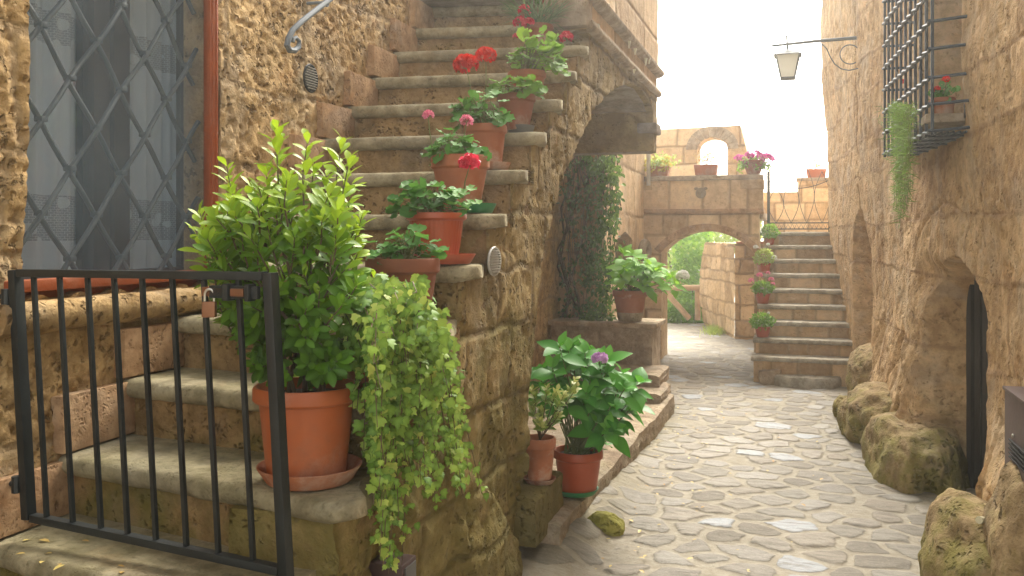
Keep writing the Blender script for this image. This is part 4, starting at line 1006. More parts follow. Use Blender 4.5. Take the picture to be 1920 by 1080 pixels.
# lantern
LV = 8.12
def L_(x, y): return on_v(x, y, LV)
ln = thing('wall_lantern', 'iron wall lantern hanging from a scrolled bracket on the right house', 'lantern', L_(1612, 72), True)
mb = MB(); mb.tube([L_(1630, 69), L_(1530, 77), L_(1447, 86)], [.016, .014, .010], 8); mb.tube([L_(1475, 66), L_(1477, 100)], .008, 8)
cc = lambda cx, cy, rx, ry, t0, t1, n=26: [L_(cx+(rx+(0 if True else 0))*math.cos(t), cy+ry*math.sin(t)) for t in np.linspace(t0, t1, n)]
mb.tube([L_(1540, 82), L_(1550, 91), L_(1557, 107), L_(1565, 120), L_(1577, 129), L_(1592, 132), L_(1610, 128), L_(1618, 124)], .005, 6)
mb.tube(cc(1594, 102, 19, 18, -.3, -5.3), .005, 6); mb.tube(cc(1611, 78, 3.4, 4, 0, 6.2, 12), .004, 6); mb.tube(cc(1617, 137, 4, 4.5, 0.5, 5.6, 12), .004, 6)
part('bracket', mb, M['rail'], ln)
def Lq(x, y, du, dv): q = L_(x, y); return (q[0]+du, q[1]+dv, q[2])
qt = L_(1477, 100); qb = L_(1477, 147); wt, wb = .095, .055
mb = MB()
cor = [(-1, -1), (1, -1), (1, 1), (-1, 1)]
mb.hull8([(qt[0]+i*.115, qt[1]+j*.115, qt[2]-.022) for i, j in cor]+[(qt[0]+i*.02, qt[1]+j*.02, qt[2]+.03) for i, j in cor], .002)
rf = part('lantern_roof', mb, M['rail'], ln)
mb = MB()
for i, j in cor: mb.tube([(qt[0]+i*wt, qt[1]+j*wt, qt[2]-.02), (qb[0]+i*wb, qb[1]+j*wb, qb[2])], .006, 6)
mb.box((qb[0]-wb-.006, qb[1]-wb-.006, qb[2]-.008), (qb[0]+wb+.006, qb[1]+wb+.006, qb[2]+.006), .002); part('lantern_frame', mb, M['rail'], ln)
mb = MB(); mb.hull8([(qb[0]+i*(wb-.003), qb[1]+j*(wb-.003), qb[2]+.007) for i, j in cor]+[(qt[0]+i*(wt-.003), qt[1]+j*(wt-.003), qt[2]-.024) for i, j in cor]); part('lantern_glass', mb, M['lanternglass'], ln)
# ================================================================ boulders
def boulder(label, c, rad, seed, m='rock', cat='boulder', sub=6, amp=.30, group=None, rot=0.0):
    bm = bmesh.new(); bmesh.ops.create_icosphere(bm, subdivisions=sub, radius=1.0)
    P = np.array([v.co[:] for v in bm.verts]); fs = np.array([[v.index for v in f.verts] for f in bm.faces]); bm.free()
    d = 1+amp*fbm(*P.T, 1.1, 4, seed)+.06*fbm(*P.T, 2.6, 3, seed+3)+.022*fbm(*P.T, 9, 3, seed+4)-.13*np.abs(fbm(*P.T, 1.5, 3, seed+7))
    Q = P*d[:, None]; Q = np.sign(Q)*np.abs(Q)**.86
    Q = Q*np.array(rad); cr, sr = math.cos(rot), math.sin(rot)
    Q = np.stack([Q[:, 0]*cr-Q[:, 1]*sr, Q[:, 0]*sr+Q[:, 1]*cr, Q[:, 2]], -1)
    Q = Q+np.array(c); Q[:, 2] = np.maximum(Q[:, 2], -.03)
    return single('boulder', raw(Q, [fs], None, True), M[m], label, cat, (c[0], c[1], 0), True, group)
g = 'mossy rocks along the right house foot'
boulder('big mossy rock under the utility box at the right edge', UV(W(1895, 1130, 3.62)), (.32, .42, .46), 301, group=g, rot=.1)
boulder('mossy rock in front of the utility box, beside the drain pipe', UV(W(1935, 1060, 3.3)), (.16, .22, .34), 305, group=g)
boulder('broad rounded mossy outcrop just beyond the dark cellar doorway', UV(W(1712, 880, 5.35)), (.26, .55, .34), 311, group=g, rot=.1)
boulder('mossy outcrop at the foot of the cellar doorway jamb', UV(W(1775, 920, 5.25)), (.20, .26, .16), 317, group=g)
boulder('mid sized brown rock between the outcrop and the far steps', UV(W(1660, 790, 6.2)), (.30, .40, .25), 321, group=g, rot=.15)
boulder('small rounded rock jutting into the alley before the far steps', UV(W(1585, 768, 7.0)), (.085, .13, .11), 331, group=g)
boulder('tall yellowish rock against the wall under the pointed niche', UV(W(1645, 715, 7.2)), (.24, .5, .27), 341, group=g)
q = UV(W(1136, 948, 4.28)); boulder('small lump of stone covered in yellow moss against the ledge', (q[0]-.01, q[1], .0), (.095, .09, .085), 351, 'mossrock', 'stone', 5, .2)
# ================================================================ pots and plants
def pot_profile(rt, rb, h, rim=.2, lip=None):
    lip = lip if lip is not None else rt*.09; rd = rt-lip; zr = h*(1-rim)
    return [(0, 0), (rb-.004, 0), (rb, .004), (rb+(rd-rb)*.5, zr*.5), (rd, zr-.003), (rt-.004, zr), (rt, zr+.005), (rt, h-.007), (rt-.004, h), (rt-.010, h), (rt-.015, h-.006), (rt-.022, h*.78), (0, h*.77)]
def saucer(px, D, z, r, h, m, label, flare=.8):
    c = ((px-HX)/F*D, D, z); mb = MB(); rb = r*flare
    mb.lathe([(0, 0), (rb, 0), (rb+.003, .003), (r, h-.003), (r, h), (r-.004, h), (rb-.003, .006), (0, .006)], c, 44)
    return single('saucer', mb, M[m], label, 'saucer', c)
def pot_at(root, c, rt, rb, h, m, rim=.2, flute=0, famp=0, soil=True, lip=None):
    mb = MB(); mb.lathe(pot_profile(rt, rb, h, rim, lip), c, 56 if not flute else 168, flute, famp, (.02, h*(1-rim)*.93)); p = part('pot', mb, M[m], root)
    if soil:
        mb = MB(); t = np.linspace(0, 2*np.pi, 30, endpoint=False); rs = rt-.017
        V = [(c[0], c[1], c[2]+h*.9)]+[(c[0]+rs*.5*math.cos(a), c[1]+rs*.5*math.sin(a), c[2]+h*.89+random.uniform(-.006, .006)) for a in t]+[(c[0]+rs*math.cos(a), c[1]+rs*math.sin(a), c[2]+h*.87) for a in t]
        mb.add(V, [np.array([[0, 1+i, 1+(i+1) % 30] for i in range(30)]), np.array([[1+i, 31+i, 31+(i+1) % 30, 1+(i+1) % 30] for i in range(30)])]); part('soil', mb, M['soil'], root)
    return p
def thing_at(px, D, z, name, label, cat='potted plant', group=None):
    c = ((px-HX)/F*D, D, z); return thing(name, label, cat, c, False, group), c
def flower_head(root, p, r, m, n=40, stem_from=None, petal=.45, flat=.75, label=None):
    LV = Leaves(); k = n*5
    d = rdir(n); d[:, 2] = np.abs(d[:, 2])*1.2-.35; d /= np.linalg.norm(d, axis=1, keepdims=True)
    c = np.array(p)+d*np.array([r*.75, r*.75, r*.75*flat])
    a = RNG.random((n, 1))*6.28+np.arange(5)[None]*1.2566
    x = np.cross(d, (0.3, .2, .9)); x /= np.linalg.norm(x, axis=1, keepdims=True); y = np.cross(d, x)
    L = np.cos(a)[..., None]*x[:, None]+np.sin(a)[..., None]*y[:, None]+.35*d[:, None]
    P = np.repeat(c[:, None], 5, 1); N = np.repeat(d[:, None], 5, 1)
    LV.add(PETAL, P.reshape(-1, 3), L.reshape(-1, 3), N.reshape(-1, 3), r*petal*(.8+.4*RNG.random(k)), RNG.random(k)*.9)
    f = part('flower_head', LV, M[m], root)
    if stem_from is not None:
        mb = MB(); a0 = np.array(stem_from); b0 = np.array(p); mb.tube([a0, a0*.5+b0*.5+RNG.normal(size=3)*.006, b0-(0, 0, r*.2)], [.0026, .0022, .0018], 6)
        for q in range(12):
            e = c[RNG.integers(n)]; mb.tube([b0-(0, 0, r*.35), e], .0008, 4)
        part('flower_stem', mb, M['stemgreen'], root)
    return f
def geranium(root, c, top, n, Rx, H, size, m='geraleaf', ox=0.0, oy=0.0, droop=.15, seed=0, cols=(.15, .9), nst=7):
    """top: z of the pot rim; leaves on petioles from a few stems"""
    LV = Leaves(); mb = MB(); base = np.array((c[0], c[1], top-.01))
    stems = []
    for k in range(nst):
        a = random.random()*6.28; r = Rx*.55*math.sqrt(random.random()); e = base+np.array((r*math.cos(a)+ox, r*math.sin(a)*.8+oy, H*random.uniform(.35, .75)))
        b = base+np.array((math.cos(a)*.02, math.sin(a)*.02, -.01)); mid = (b+e)/2+RNG.normal(size=3)*.008; mb.tube([b, mid, e], [.0045, .004, .003], 6); stems.append((b, mid, e))
    for i in range(n):
        b, mid, e = stems[i % nst]; t = random.random(); p0 = mid+(e-mid)*t if random.random() < .8 else b+(mid-b)*t
        a = random.random()*6.28; r = Rx*math.sqrt(random.uniform(.03, 1)); hh = H*(1-.55*(r/Rx)**2)*random.uniform(.3, 1.0)-droop*H*(r/Rx)**3
        p1 = base+np.array((ox+r*math.cos(a), oy+r*math.sin(a)*.85, hh))
        p1 = p1*.72+(p0+(p1-p0)*.6)*.28
        out = p1-base-np.array((ox*.5, oy*.5, H*.2)); out /= np.linalg.norm(out)+1e-6
        N = np.array((0, 0, .75))+out*.7+RNG.normal(size=3)*.28+np.array((0, -.25, 0))
        Ld = out*np.array((1, 1, .2))+np.array((0, 0, -.25))+RNG.normal(size=3)*.35
        s = size*random.uniform(.55, 1.15)
        LV.add(GERA, p1, Ld, N, s, cols[0]+(cols[1]-cols[0])*np.clip(.5*hh/H+.5*random.random(), 0, 1))
        mb.tube([p0, (p0+p1)/2+np.array((0, 0, -.006)), p1], [.0013, .0011, .0009], 4, cap=False)
    part('stems', mb, M['stemgreen'], root); part('foliage', LV, M[m], root)
# ---- 1 big shrub on the lowest step
D = 2.37; sr, c = thing_at(575, D, ZK(1)+.019, 'potted_shrub', 'tall yellow green shrub in a big orange plastic pot behind the gate', group=None)
saucer(581, D-.005, ZK(1)+.003, .135, .042, 'terra', 'wide terracotta saucer under the big orange shrub pot')
pot_at(sr, c, .137, .102, .232, 'plastic', .17, lip=.016)
mb = MB(); LV = Leaves()
SP = [(520, 238), (577, 262), (425, 312), (641, 262), (470, 350), (660, 345), (375, 400), (368, 440), (612, 330), (545, 330), (395, 470), (680, 400), (672, 470), (700, 520), (395, 540), (440, 360), (500, 320), (590, 300), (655, 300)]
body = [(520, 330), (600, 345), (655, 380), (672, 430), (665, 480), (690, 530), (650, 580), (655, 640), (620, 700), (570, 720), (520, 715), (470, 690), (445, 640), (410, 600), (395, 540), (380, 490), (372, 430), (400, 400), (450, 370)]
ctr = np.array(W(535, 600, D))
main = []
for k in range(9):
    a = random.random()*6.28; b = np.array((c[0]+.05*math.cos(a), c[1]+.05*math.sin(a), c[2]+.20)); e = np.array(W(*pick([(430, 470), (520, 400), (620, 420), (640, 560), (480, 600), (430, 560)]), D+random.uniform(-.1, .14)))
    mid = b*.6+e*.4+np.array((0, 0, .05)); mb.tube([b, mid, e], [.006, .0048, .003], 6); main.append((mid, e))
for (x, y) in SP:
    tip = np.array(W(x, y, D+random.uniform(-.08, .12))); d = tip-ctr; d /= np.linalg.norm(d); d = d*.55+np.array((0, 0, .8)); d /= np.linalg.norm(d)
    L_n = random.uniform(.14, .20); shoot(LV, mb, tip-d*L_n, tip, 15, .060, .6, 1.1, spread=(1.35, .7))
for i in range(195):
    x, y = pick(body); dd = random.uniform(-.17, .19)*(1 if 380 < x < 680 else .5); tip = np.array(W(x, y, D+dd))
    d = tip-ctr+RNG.normal(size=3)*.05; d /= np.linalg.norm(d); d = d*.85+np.array((0, -.15, .38)); d /= np.linalg.norm(d)
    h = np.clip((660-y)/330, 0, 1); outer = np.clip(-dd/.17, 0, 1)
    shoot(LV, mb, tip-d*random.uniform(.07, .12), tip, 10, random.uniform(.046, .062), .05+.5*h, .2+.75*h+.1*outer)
part('stems', mb, M['stembrown'], sr); part('foliage', LV, M['shrubleaf'], sr)
# ---- 2 ivy
D = 2.50; iv, c = thing_at(722, D, ZK(2)+.004, 'potted_ivy', 'pale green ivy spilling from a step down the mossy stair wall')
pot_at(iv, c, .115, .085, .18, 'terra', .2)
LV = Leaves(); mb = MB()
crown = np.array((c[0], c[1], c[2]+.19))
ivpoly = [(690, 520), (745, 530), (790, 560), (838, 590), (828, 640), (845, 720), (828, 790), (850, 870), (905, 925), (835, 955), (800, 930), (775, 960), (752, 1010), (762, 1060), (735, 1080), (712, 1070), (705, 1000), (690, 940), (672, 860), (660, 790), (648, 720), (640, 650), (655, 570)]
def ivy_leaves(P, n, s0, big, nrm):
    P = np.array(P); seg = np.linalg.norm(np.diff(P, axis=0), axis=1); cum = np.concatenate([[0], np.cumsum(seg)]); t = np.sort(RNG.random(n))*cum[-1]
    Q = np.stack([np.interp(t, cum, P[:, k]) for k in range(3)], -1)+RNG.normal(size=(n, 3))*.012
    N = np.array(nrm)+RNG.normal(size=(n, 3))*.42; L = np.array((.1, -.1, -.85))+RNG.normal(size=(n, 3))*.45
    yel = np.where(RNG.random(n) < .07, 1.0, RNG.random(n)*.75)
    LV.add(IVY, Q, L, N, s0*(.55+.75*RNG.random(n))*(1-.25*t/cum[-1]), yel)
ends = [(690, 700), (668, 780), (700, 860), (690, 930), (715, 1000), (722, 1075), (740, 1040), (755, 960), (745, 890), (775, 930), (800, 900), (835, 935), (878, 915), (842, 880), (820, 800), (845, 730), (800, 830), (770, 800), (825, 660), (838, 600), (790, 740), (735, 780), (720, 720), (760, 690), (700, 640), (665, 640), (650, 600), (690, 540), (760, 550), (720, 940), (705, 800), (735, 1078), (885, 918), (868, 905), (850, 935), (862, 915), (840, 740), (850, 720), (735, 1075), (718, 1060), (815, 930), (755, 860), (680, 840), (800, 700), (780, 640), (735, 640)]
for rep in range(4):
    for (x, y) in ends:
        x += random.uniform(-22, 22); y += random.uniform(-25, 20)
        if not in_poly((x, y), ivpoly): continue
        if y > 800 and random.random() < .35: continue
        q = UV(W(x, y, 2.36)); 
        # strands hang just in front of the stair wall; lower ones settle against it
        hang = np.clip((y-560)/450, 0, 1)
        uu = SUW+.03+.16*(1-hang)*random.uniform(.4, 1.1)+.05*random.random()
        e = np.array(S(*on_u(x, y, uu))) if x > 690 else np.array(W(x, y, 2.30+random.uniform(-.06, .1)))
        st = crown+np.array((random.uniform(-.09, .12), random.uniform(-.1, .1), random.uniform(.0, .12)))
        m1 = st*.55+e*.45; m1[2] = max(st[2], e[2])-.25*(abs(st[2]-e[2]))+.03; m1[:2] += (e[:2]-st[:2])*.18
        P = [st, m1*.5+st*.5+np.array((0, 0, .02)), m1, m1*.4+e*.6+RNG.normal(size=3)*.01, e]
        Ln = np.linalg.norm(e-st); mb.tube(P, [.002, .0018, .0016, .0014, .001], 5)
        ivy_leaves(P, int(11+Ln*58), .037 if y < 850 else .033, 0, (.35, -.8, .45))
for i in range(190):   # mounded crown
    x, y = pick([(690, 522), (745, 530), (800, 562), (838, 592), (825, 650), (770, 690), (700, 690), (650, 650), (650, 580)]); e = np.array(W(x, y, 2.42+random.uniform(-.13, .10)))
    ivy_leaves([crown*.2+e*.8, e], 3, .046, 1, (.15, -.6, .75))
part('stems', mb, M['stembrown'], iv); part('foliage', LV, M['ivyleaf'], iv)
# ---- 3 bowl pot
D = 2.83; r3, c = thing_at(755, D, ZK(3)+.004, 'potted_geranium', 'flowerless geranium in a dark terracotta pot directly above the ivy')
pot_at(r3, c, .116, .080, .205, 'terrabrown', .22)
geranium(r3, c, c[2]+.2, 54, .115, .13, .056, ox=.0, cols=(.05, .7))
# ---- 4 ribbed red plastic pot
D = 3.10; r4, c = thing_at(818, D, ZK(4)+.016, 'potted_geranium', 'dark leaved geranium with one pink bloom in a ribbed orange red plastic pot')
saucer(836, D+.0, ZK(4)+.003, .102, .034, 'redplastic', 'red plastic saucer under the ribbed plastic pot')
pot_at(r4, c, .104, .074, .160, 'redplastic', .15, 36, .012, lip=.012)
geranium(r4, c, c[2]+.155, 74, .125, .155, .06, ox=-.03, cols=(.0, .65))
LV4 = Leaves(); fp = W(881, 305, D-.09); flower_head(r4, fp[:], .036, 'pinkred', 34, W(868, 372, D-.03)[:])
for x, y in ((862, 362), (880, 360), (893, 352), (872, 378), (888, 377)): LV4.add(GERA, W(x, y, D-.06)[:], (random.uniform(-1, 1), -.4, -.2), (.1, -.5, .8), .042, .7)
part('foliage', LV4, M['geraleaf'], r4)
# ---- 5 classic terracotta pot
D = 3.40; r5, c = thing_at(863, D, ZK(5)+.012, 'potted_geranium', 'pink budded geranium in a clean terracotta pot on a green saucer')
saucer(887, D+.01, ZK(5)+.003, .088, .036, 'green', 'green plastic saucer under the clean terracotta pot on the stairs', .8)
pot_at(r5, c, .110, .073, .205, 'terra', .24)
geranium(r5, c, c[2]+.2, 56, .115, .12, .053, ox=-.02, cols=(.2, .8))
flower_head(r5, W(803, 216, D)[:], .020, 'pink', 16, W(812, 285, D)[:], .6); flower_head(r5, W(875, 226, D)[:], .023, 'pink', 18, W(868, 285, D)[:], .6)
# ---- 6
D = 3.68; r6, c = thing_at(910, D, ZK(6)+.016, 'potted_geranium', 'tall geranium with two big scarlet flower heads in a small terracotta pot')
saucer(925, D-.01, ZK(6)+.003, .070, .03, 'terra', 'small terracotta saucer under the scarlet geranium pot')
pot_at(r6, c, .088, .066, .17, 'terra', .2)
geranium(r6, c, c[2]+.165, 70, .12, .20, .058, ox=-.03, cols=(.1, .75))
flower_head(r6, W(874, 121, D)[:], .054, 'redflower', 70, W(886, 205, D)[:], .36, .7); flower_head(r6, W(911, 104, D+.05)[:], .045, 'redflower', 60, W(911, 190, D)[:], .36, .7)
# ---- 7
D = 3.96; r7, c = thing_at(968, D, ZK(7)+.016, 'potted_geranium', 'bushy bright geranium in a brown pot on a grey saucer')
saucer(976, D, ZK(7)+.003, .062, .034, 'darkgrey', 'dark grey saucer under the brown geranium pot')
pot_at(r7, c, .085, .055, .155, 'terrabrown', .2)
geranium(r7, c, c[2]+.15, 66, .135, .11, .062, m='limeleaf', ox=.0, cols=(.0, .7))
# ---- 8
D = 4.22; r8, c = thing_at(988, D, ZK(8)+.004, 'potted_geranium', 'lime green geranium with large leaves, its pot almost hidden')
pot_at(r8, c, .09, .062, .135, 'terra', .22)
geranium(r8, c, c[2]+.13, 80, .125, .23, .072, m='limeleaf', ox=.045, oy=-.04, cols=(.15, 1.0))
# ---- 10, 11
D = 4.78; r10, c = thing_at(1008, D, ZK(10)+.004, 'potted_carnation', 'grey green carnation with crimson flowers in a red brown pot near the stair top')
pot_at(r10, c, .085, .06, .12, 'terrabrown', .22)
LV = Leaves(); n = 420; a = RNG.random(n)*6.28; rr = np.sqrt(RNG.random(n))
P0 = np.stack([c[0]+.05*rr*np.cos(a), c[1]+.05*rr*np.sin(a), np.full(n, c[2]+.11)], -1)+RNG.random((n, 1))*np.stack([.10*np.cos(a), .08*np.sin(a), .09+0*a], -1)
L = np.stack([np.cos(a)*.7, np.sin(a)*.7, .5+.5*RNG.random(n)], -1)+RNG.normal(size=(n, 3))*.25
LV.add(BLADE, P0, L, (0, 0, 1.), .07+.05*RNG.random(n), RNG.random(n)); part('foliage', LV, M['carn'], r10)
for (x, y, s) in ((984, 20, .034), (975, 42, .034), (992, 42, .028), (1062, 70, .034), (968, 68, .018)): flower_head(r10, W(x, y, D-.08)[:], s, 'pinkred', 26, W((x+1010)/2, 75, D-.04)[:], .5)
D = 5.06; r11, c = thing_at(1042, D, ZK(11)+.004, 'potted_geranium', 'geranium in a plain orange red pot, topmost on the stairs')
pot_at(r11, c, .084, .062, .165, 'redplastic', .12)
geranium(r11, c, c[2]+.16, 60, .13, .12, .06, ox=.02, cols=(.1, .8))
# ---- alley pots
D = 4.02; ra, c = thing_at(1012, D, .318, 'potted_plant', 'variegated plant in a small worn terracotta pot beside the stair wall corner')
saucer(1012, D, .302, .072, .022, 'terrabrown', 'small brown saucer under the worn pot at the stair wall corner')
pot_at(ra, c, .072, .052, .185, 'whiteworn', .25)
LV = Leaves(); mb = MB(); base = np.array((c[0], c[1], c[2]+.17))
for (x, y) in ((1000, 730), (1020, 720), (1012, 760), (1050, 730), (1075, 715), (1030, 790), (1003, 785), (1048, 770), (1090, 725), (1020, 800), (998, 765), (1060, 745)):
    tip = np.array(W(x+random.uniform(-8, 8), y+random.uniform(-8, 8), D+random.uniform(-.06, .05))); mid = base*.45+tip*.55; mb.tube([base, base*.7+mid*.3, mid], .002, 5); shoot(LV, mb, mid, tip, 12, .042, .2, 1.0, OVATE, .0012, (1.15, .6))
part('stems', mb, M['stembrown'], ra); part('foliage', LV, M['varleaf'], ra)
def hydrangea(root, c, top, poly, D, dz, n, size, m, cent, pair=6, c0=.2, c1=1.0):
    LV = Leaves(); mb = MB(); base = np.array((c[0], c[1], top)); ce = np.array(W(*cent, D))
    for i in range(n):
        x, y = pick(poly); tip = np.array(W(x, y, D+random.uniform(-dz, dz*.8))); b = base+RNG.normal(size=3)*np.array((.025, .025, 0)); mid = b*.5+tip*.5+np.array((0, 0, -.01)); mb.tube([b, mid, tip], [.0045, .0035, .0022], 6)
        d = tip-ce; d /= np.linalg.norm(d)+1e-6; d = d*.55+np.array((0, -.15, .7)); d /= np.linalg.norm(d)
        h = random.random()
        k = pair; j = np.arange(k); az = j*1.57+random.random()*6.28+(j//2)*.3; xx = np.cross(d, (0.2, .9, .1)); xx /= np.linalg.norm(xx); yy = np.cross(d, xx)
        rad = np.cos(az)[:, None]*xx+np.sin(az)[:, None]*yy; al = np.where(j < 2, .55, np.where(j < 4, 1.05, 1.4))+RNG.normal(size=k)*.12
        L = np.cos(al)[:, None]*d+np.sin(al)[:, None]*rad; N = np.sin(al)[:, None]*d-np.cos(al)[:, None]*rad+np.array((0, -.5, .45)); L = L+np.array((0, 0, -.12))
        s = size*np.where(j < 2, .62, 1.0)*(.75+.45*RNG.random(k)); P = tip-d*np.where(j < 2, 0, np.where(j < 4, .02, .055))[:, None]+rad*.006
        LV.add(OVATE, P, L, N, s, c0+(c1-c0)*(.55*RNG.random(k)+.45*np.where(j < 2, 1, .25)))
    part('stems', mb, M['stemgreen'], root); part('foliage', LV, M[m], root)
D = 4.36; rb_, c = thing_at(1084, D, .168, 'potted_hydrangea', 'dark leafy hydrangea with one mauve bloom in a red brown plastic pot')
saucer(1080, D, .160, .108, .026, 'green', 'green plastic saucer under the hydrangea pot on the ledge', .85)
pot_at(rb_, c, .119, .088, .20, 'redplastic', .2, lip=.01)
hydrangea(rb_, c, c[2]+.18, [(1035, 650), (1080, 640), (1130, 665), (1180, 690), (1215, 720), (1205, 765), (1160, 800), (1145, 845), (1128, 830), (1110, 775), (1060, 770), (1040, 760), (1000, 690)], D, .22, 62, .108, 'hydleaf', (1100, 800))
flower_head(rb_, W(1124, 672, D-.2)[:], .036, 'mauve', 36, W(1120, 720, D-.05)[:], .5, .5)
D = 7.82; rc, c = thing_at(1181, D, .657, 'potted_hydrangea', 'light green hydrangea with a white bloom in a terracotta pot on the bench')
pot_at(rc, c, .150, .098, .265, 'terra', .2); mb = MB(); mb.lathe([(.0995, .002), (.1005, .004), (.114, .075), (.1135, .077)], c, 56); part('limescale_band', mb, M['ledge'], rc)
hydrangea(rc, c, c[2]+.24, [(1150, 475), (1180, 470), (1220, 490), (1260, 515), (1275, 540), (1240, 545), (1190, 530), (1160, 540), (1140, 510)], D, .2, 34, .125, 'hydlight', (1190, 560), c0=.2, c1=1.0)
flower_head(rc, W(1280, 518, D-.05)[:], .062, 'white', 60, W(1240, 548, D)[:], .32, .9)
# ---- far stair pots
def ball_plant(root, c, top, rx, rz, n, size, m, up=.0, tpl=MINI):
    LV = Leaves(); d = rdir(n); r = (.45+.55*RNG.random(n)**.4)[:, None]; P = np.array((c[0], c[1], top+rz*.75+up))+d*r*np.array((rx, rx, rz))*(1+.25*fbm(*(d*2.2).T, 1, 3, 5))[:, None]
    L = d+RNG.normal(size=(n, 3))*.5+np.array((0, 0, .3)); LV.add(tpl, P, L, d+np.array((0, 0, .6))+RNG.normal(size=(n, 3))*.4, size*(.6+.7*RNG.random(n)), .25+.35*RNG.random(n)+.35*np.clip(d[:, 2], 0, 1)); part('foliage', LV, M[m], root)
def far_pot(px, k, name, label, rt, h, m, rx, rz, n, size, lm, flowers=(), up=0.0):
    v = VF(k)+.09; r = (px-HX)/F; Y = v/(ST*r+CT); z = ZF(k)+.003; rt_, c = thing_at(px, Y, z, name, label, group='pots on the far steps')
    pot_at(rt_, c, rt, rt*.72, h, m, .22); ball_plant(rt_, c, c[2]+h*.9, rx, rz, n, size, lm, up)
    for x, y, s, fm in flowers: flower_head(rt_, W(x, y, Y-.05)[:], s, fm, 16, (c[0], c[1], c[2]+h), .6)
far_pot(1443, 8, 'potted_basil', 'round clipped green plant in a red pot, highest on the far steps', .058, .085, 'redplastic', .095, .085, 900, .022, 'hedge')
far_pot(1432, 6, 'potted_flowers', 'white flowering plant in a red pot on the far steps', .075, .105, 'redplastic', .10, .085, 700, .026, 'yellowgreen', [(1417, 463, .024, 'white'), (1452, 483, .026, 'white'), (1440, 458, .018, 'white')])
far_pot(1430, 4, 'potted_geranium', 'pink flowering geranium in a red pot on the far steps', .078, .115, 'redplastic', .10, .065, 600, .03, 'hedge', [(1424, 516, .028, 'pink'), (1408, 526, .026, 'pink'), (1446, 524, .026, 'pink'), (1440, 512, .02, 'pink'), (1449, 532, .02, 'pink')])
far_pot(1430, 2, 'potted_flowers', 'small white flowered plant in a red pot, lowest on the far steps', .078, .105, 'redplastic', .105, .075, 650, .03, 'hedge', [(1441, 587, .014, 'white')])
# ---- balcony plants
def balcony(px, py, v, name, label, kind):
    q = on_v(px, py, v); return thing(name, label, 'planter', q, True), q
t1, q = balcony(1236, 327, FV+.08, 'planter_box', 'terracotta trough of yellow flowers at the shadowed end of the balcony', 0); z0 = 2.062
mb = MB(); mb.hull8([(q[0]-.10, q[1]-.06, z0), (q[0]+.10, q[1]-.06, z0), (q[0]+.10, q[1]+.06, z0), (q[0]-.10, q[1]+.06, z0), (q[0]-.13, q[1]-.08, z0+.11), (q[0]+.13, q[1]-.08, z0+.11), (q[0]+.13, q[1]+.08, z0+.11), (q[0]-.13, q[1]+.08, z0+.11)], .008); part('trough', mb, M['terra'], t1)
LV = Leaves(); n = 500; P = np.array((q[0], q[1]-.02, z0+.14))+RNG.normal(size=(n, 3))*np.array((.085, .05, .045)); LV.add(MINI, P, rdir(n)+np.array((0, -.3, .2)), np.array((0, -.4, .8))+RNG.normal(size=(n, 3))*.4, .035, RNG.random(n)); part('foliage', LV, M['yellowgreen'], t1)
for k in range(16): flower_head(t1, (q[0]+random.uniform(-.15, .15), q[1]-.08+random.uniform(-.03, .03), z0+random.uniform(.04, .20)), .02, 'yellow', 9, None, .8)
t2, q = balcony(1324, 326, FV+.08, 'planter_box', 'long orange window box with a wilted reddish plant on the balcony', 0)
mb = MB(); mb.hull8([(q[0]-.115, q[1]-.06, z0), (q[0]+.115, q[1]-.06, z0), (q[0]+.115, q[1]+.06, z0), (q[0]-.115, q[1]+.06, z0), (q[0]-.13, q[1]-.075, z0+.115), (q[0]+.13, q[1]-.075, z0+.115), (q[0]+.13, q[1]+.075, z0+.115), (q[0]-.13, q[1]+.075, z0+.115)], .006); part('trough', mb, M['plastic'], t2)
mb = MB(); LV = Leaves()
for k in range(14):
    e = np.array((q[0]+random.uniform(-.10, .10), q[1]+random.uniform(-.05, .05), z0+random.uniform(.16, .25))); b = np.array((q[0], q[1], z0+.1)); mb.tube([b, b*.5+e*.5, e], .002, 5); LV.add(MINI, e+RNG.normal(size=(14, 3))*.016, rdir(14), rdir(14), .022, RNG.random(14))
part('stems', mb, M['stembrown'], t2); part('foliage', LV, M['dryleaf'], t2)
t3, q = balcony(1413, 322, FV+.08, 'planter_bowl', 'purple brown bowl of magenta petunias on the balcony end', 0)
mb = MB(); mb.lathe(pot_profile(.12, .07, .15, .2, .01), (q[0], q[1], 2.064), 40); part('pot', mb, M['terrabrown'], t3)
LV = Leaves(); n = 420; a = RNG.random(n)*6.28; rr = .16*np.sqrt(RNG.random(n)); P = np.stack([q[0]+rr*1.1*np.cos(a), q[1]+rr*.7*np.sin(a), 2.064+.17-.5*rr+.03*RNG.normal(size=n)], -1); LV.add(MINI, P, rdir(n), np.array((0, -.3, .9))+RNG.normal(size=(n, 3))*.4, .038, RNG.random(n)); part('foliage', LV, M['hedge'], t3)
for k in range(26): a = random.random()*6.28; r = .18*math.sqrt(random.random()); flower_head(t3, (q[0]+r*1.1*math.cos(a), q[1]+r*.6*math.sin(a), 2.064+.23-.35*r+random.uniform(-.02, .02)), .026, 'magenta', 5, None, .9)
t4, q = balcony(1529, 338, TV+.12, 'planter_box', 'orange trough with a spindly green plant on the wall behind the garden gate', 0); z4 = f2[2]+.042
mb = MB(); mb.hull8([(q[0]-.10, q[1]-.07, z4), (q[0]+.12, q[1]-.07, z4), (q[0]+.12, q[1]+.07, z4), (q[0]-.10, q[1]+.07, z4), (q[0]-.115, q[1]-.08, z4+.115), (q[0]+.135, q[1]-.08, z4+.115), (q[0]+.135, q[1]+.08, z4+.115), (q[0]-.115, q[1]+.08, z4+.115)], .006); part('trough', mb, M['plastic'], t4)
mb = MB(); LV = Leaves(); b = np.array((q[0], q[1], z4+.11))
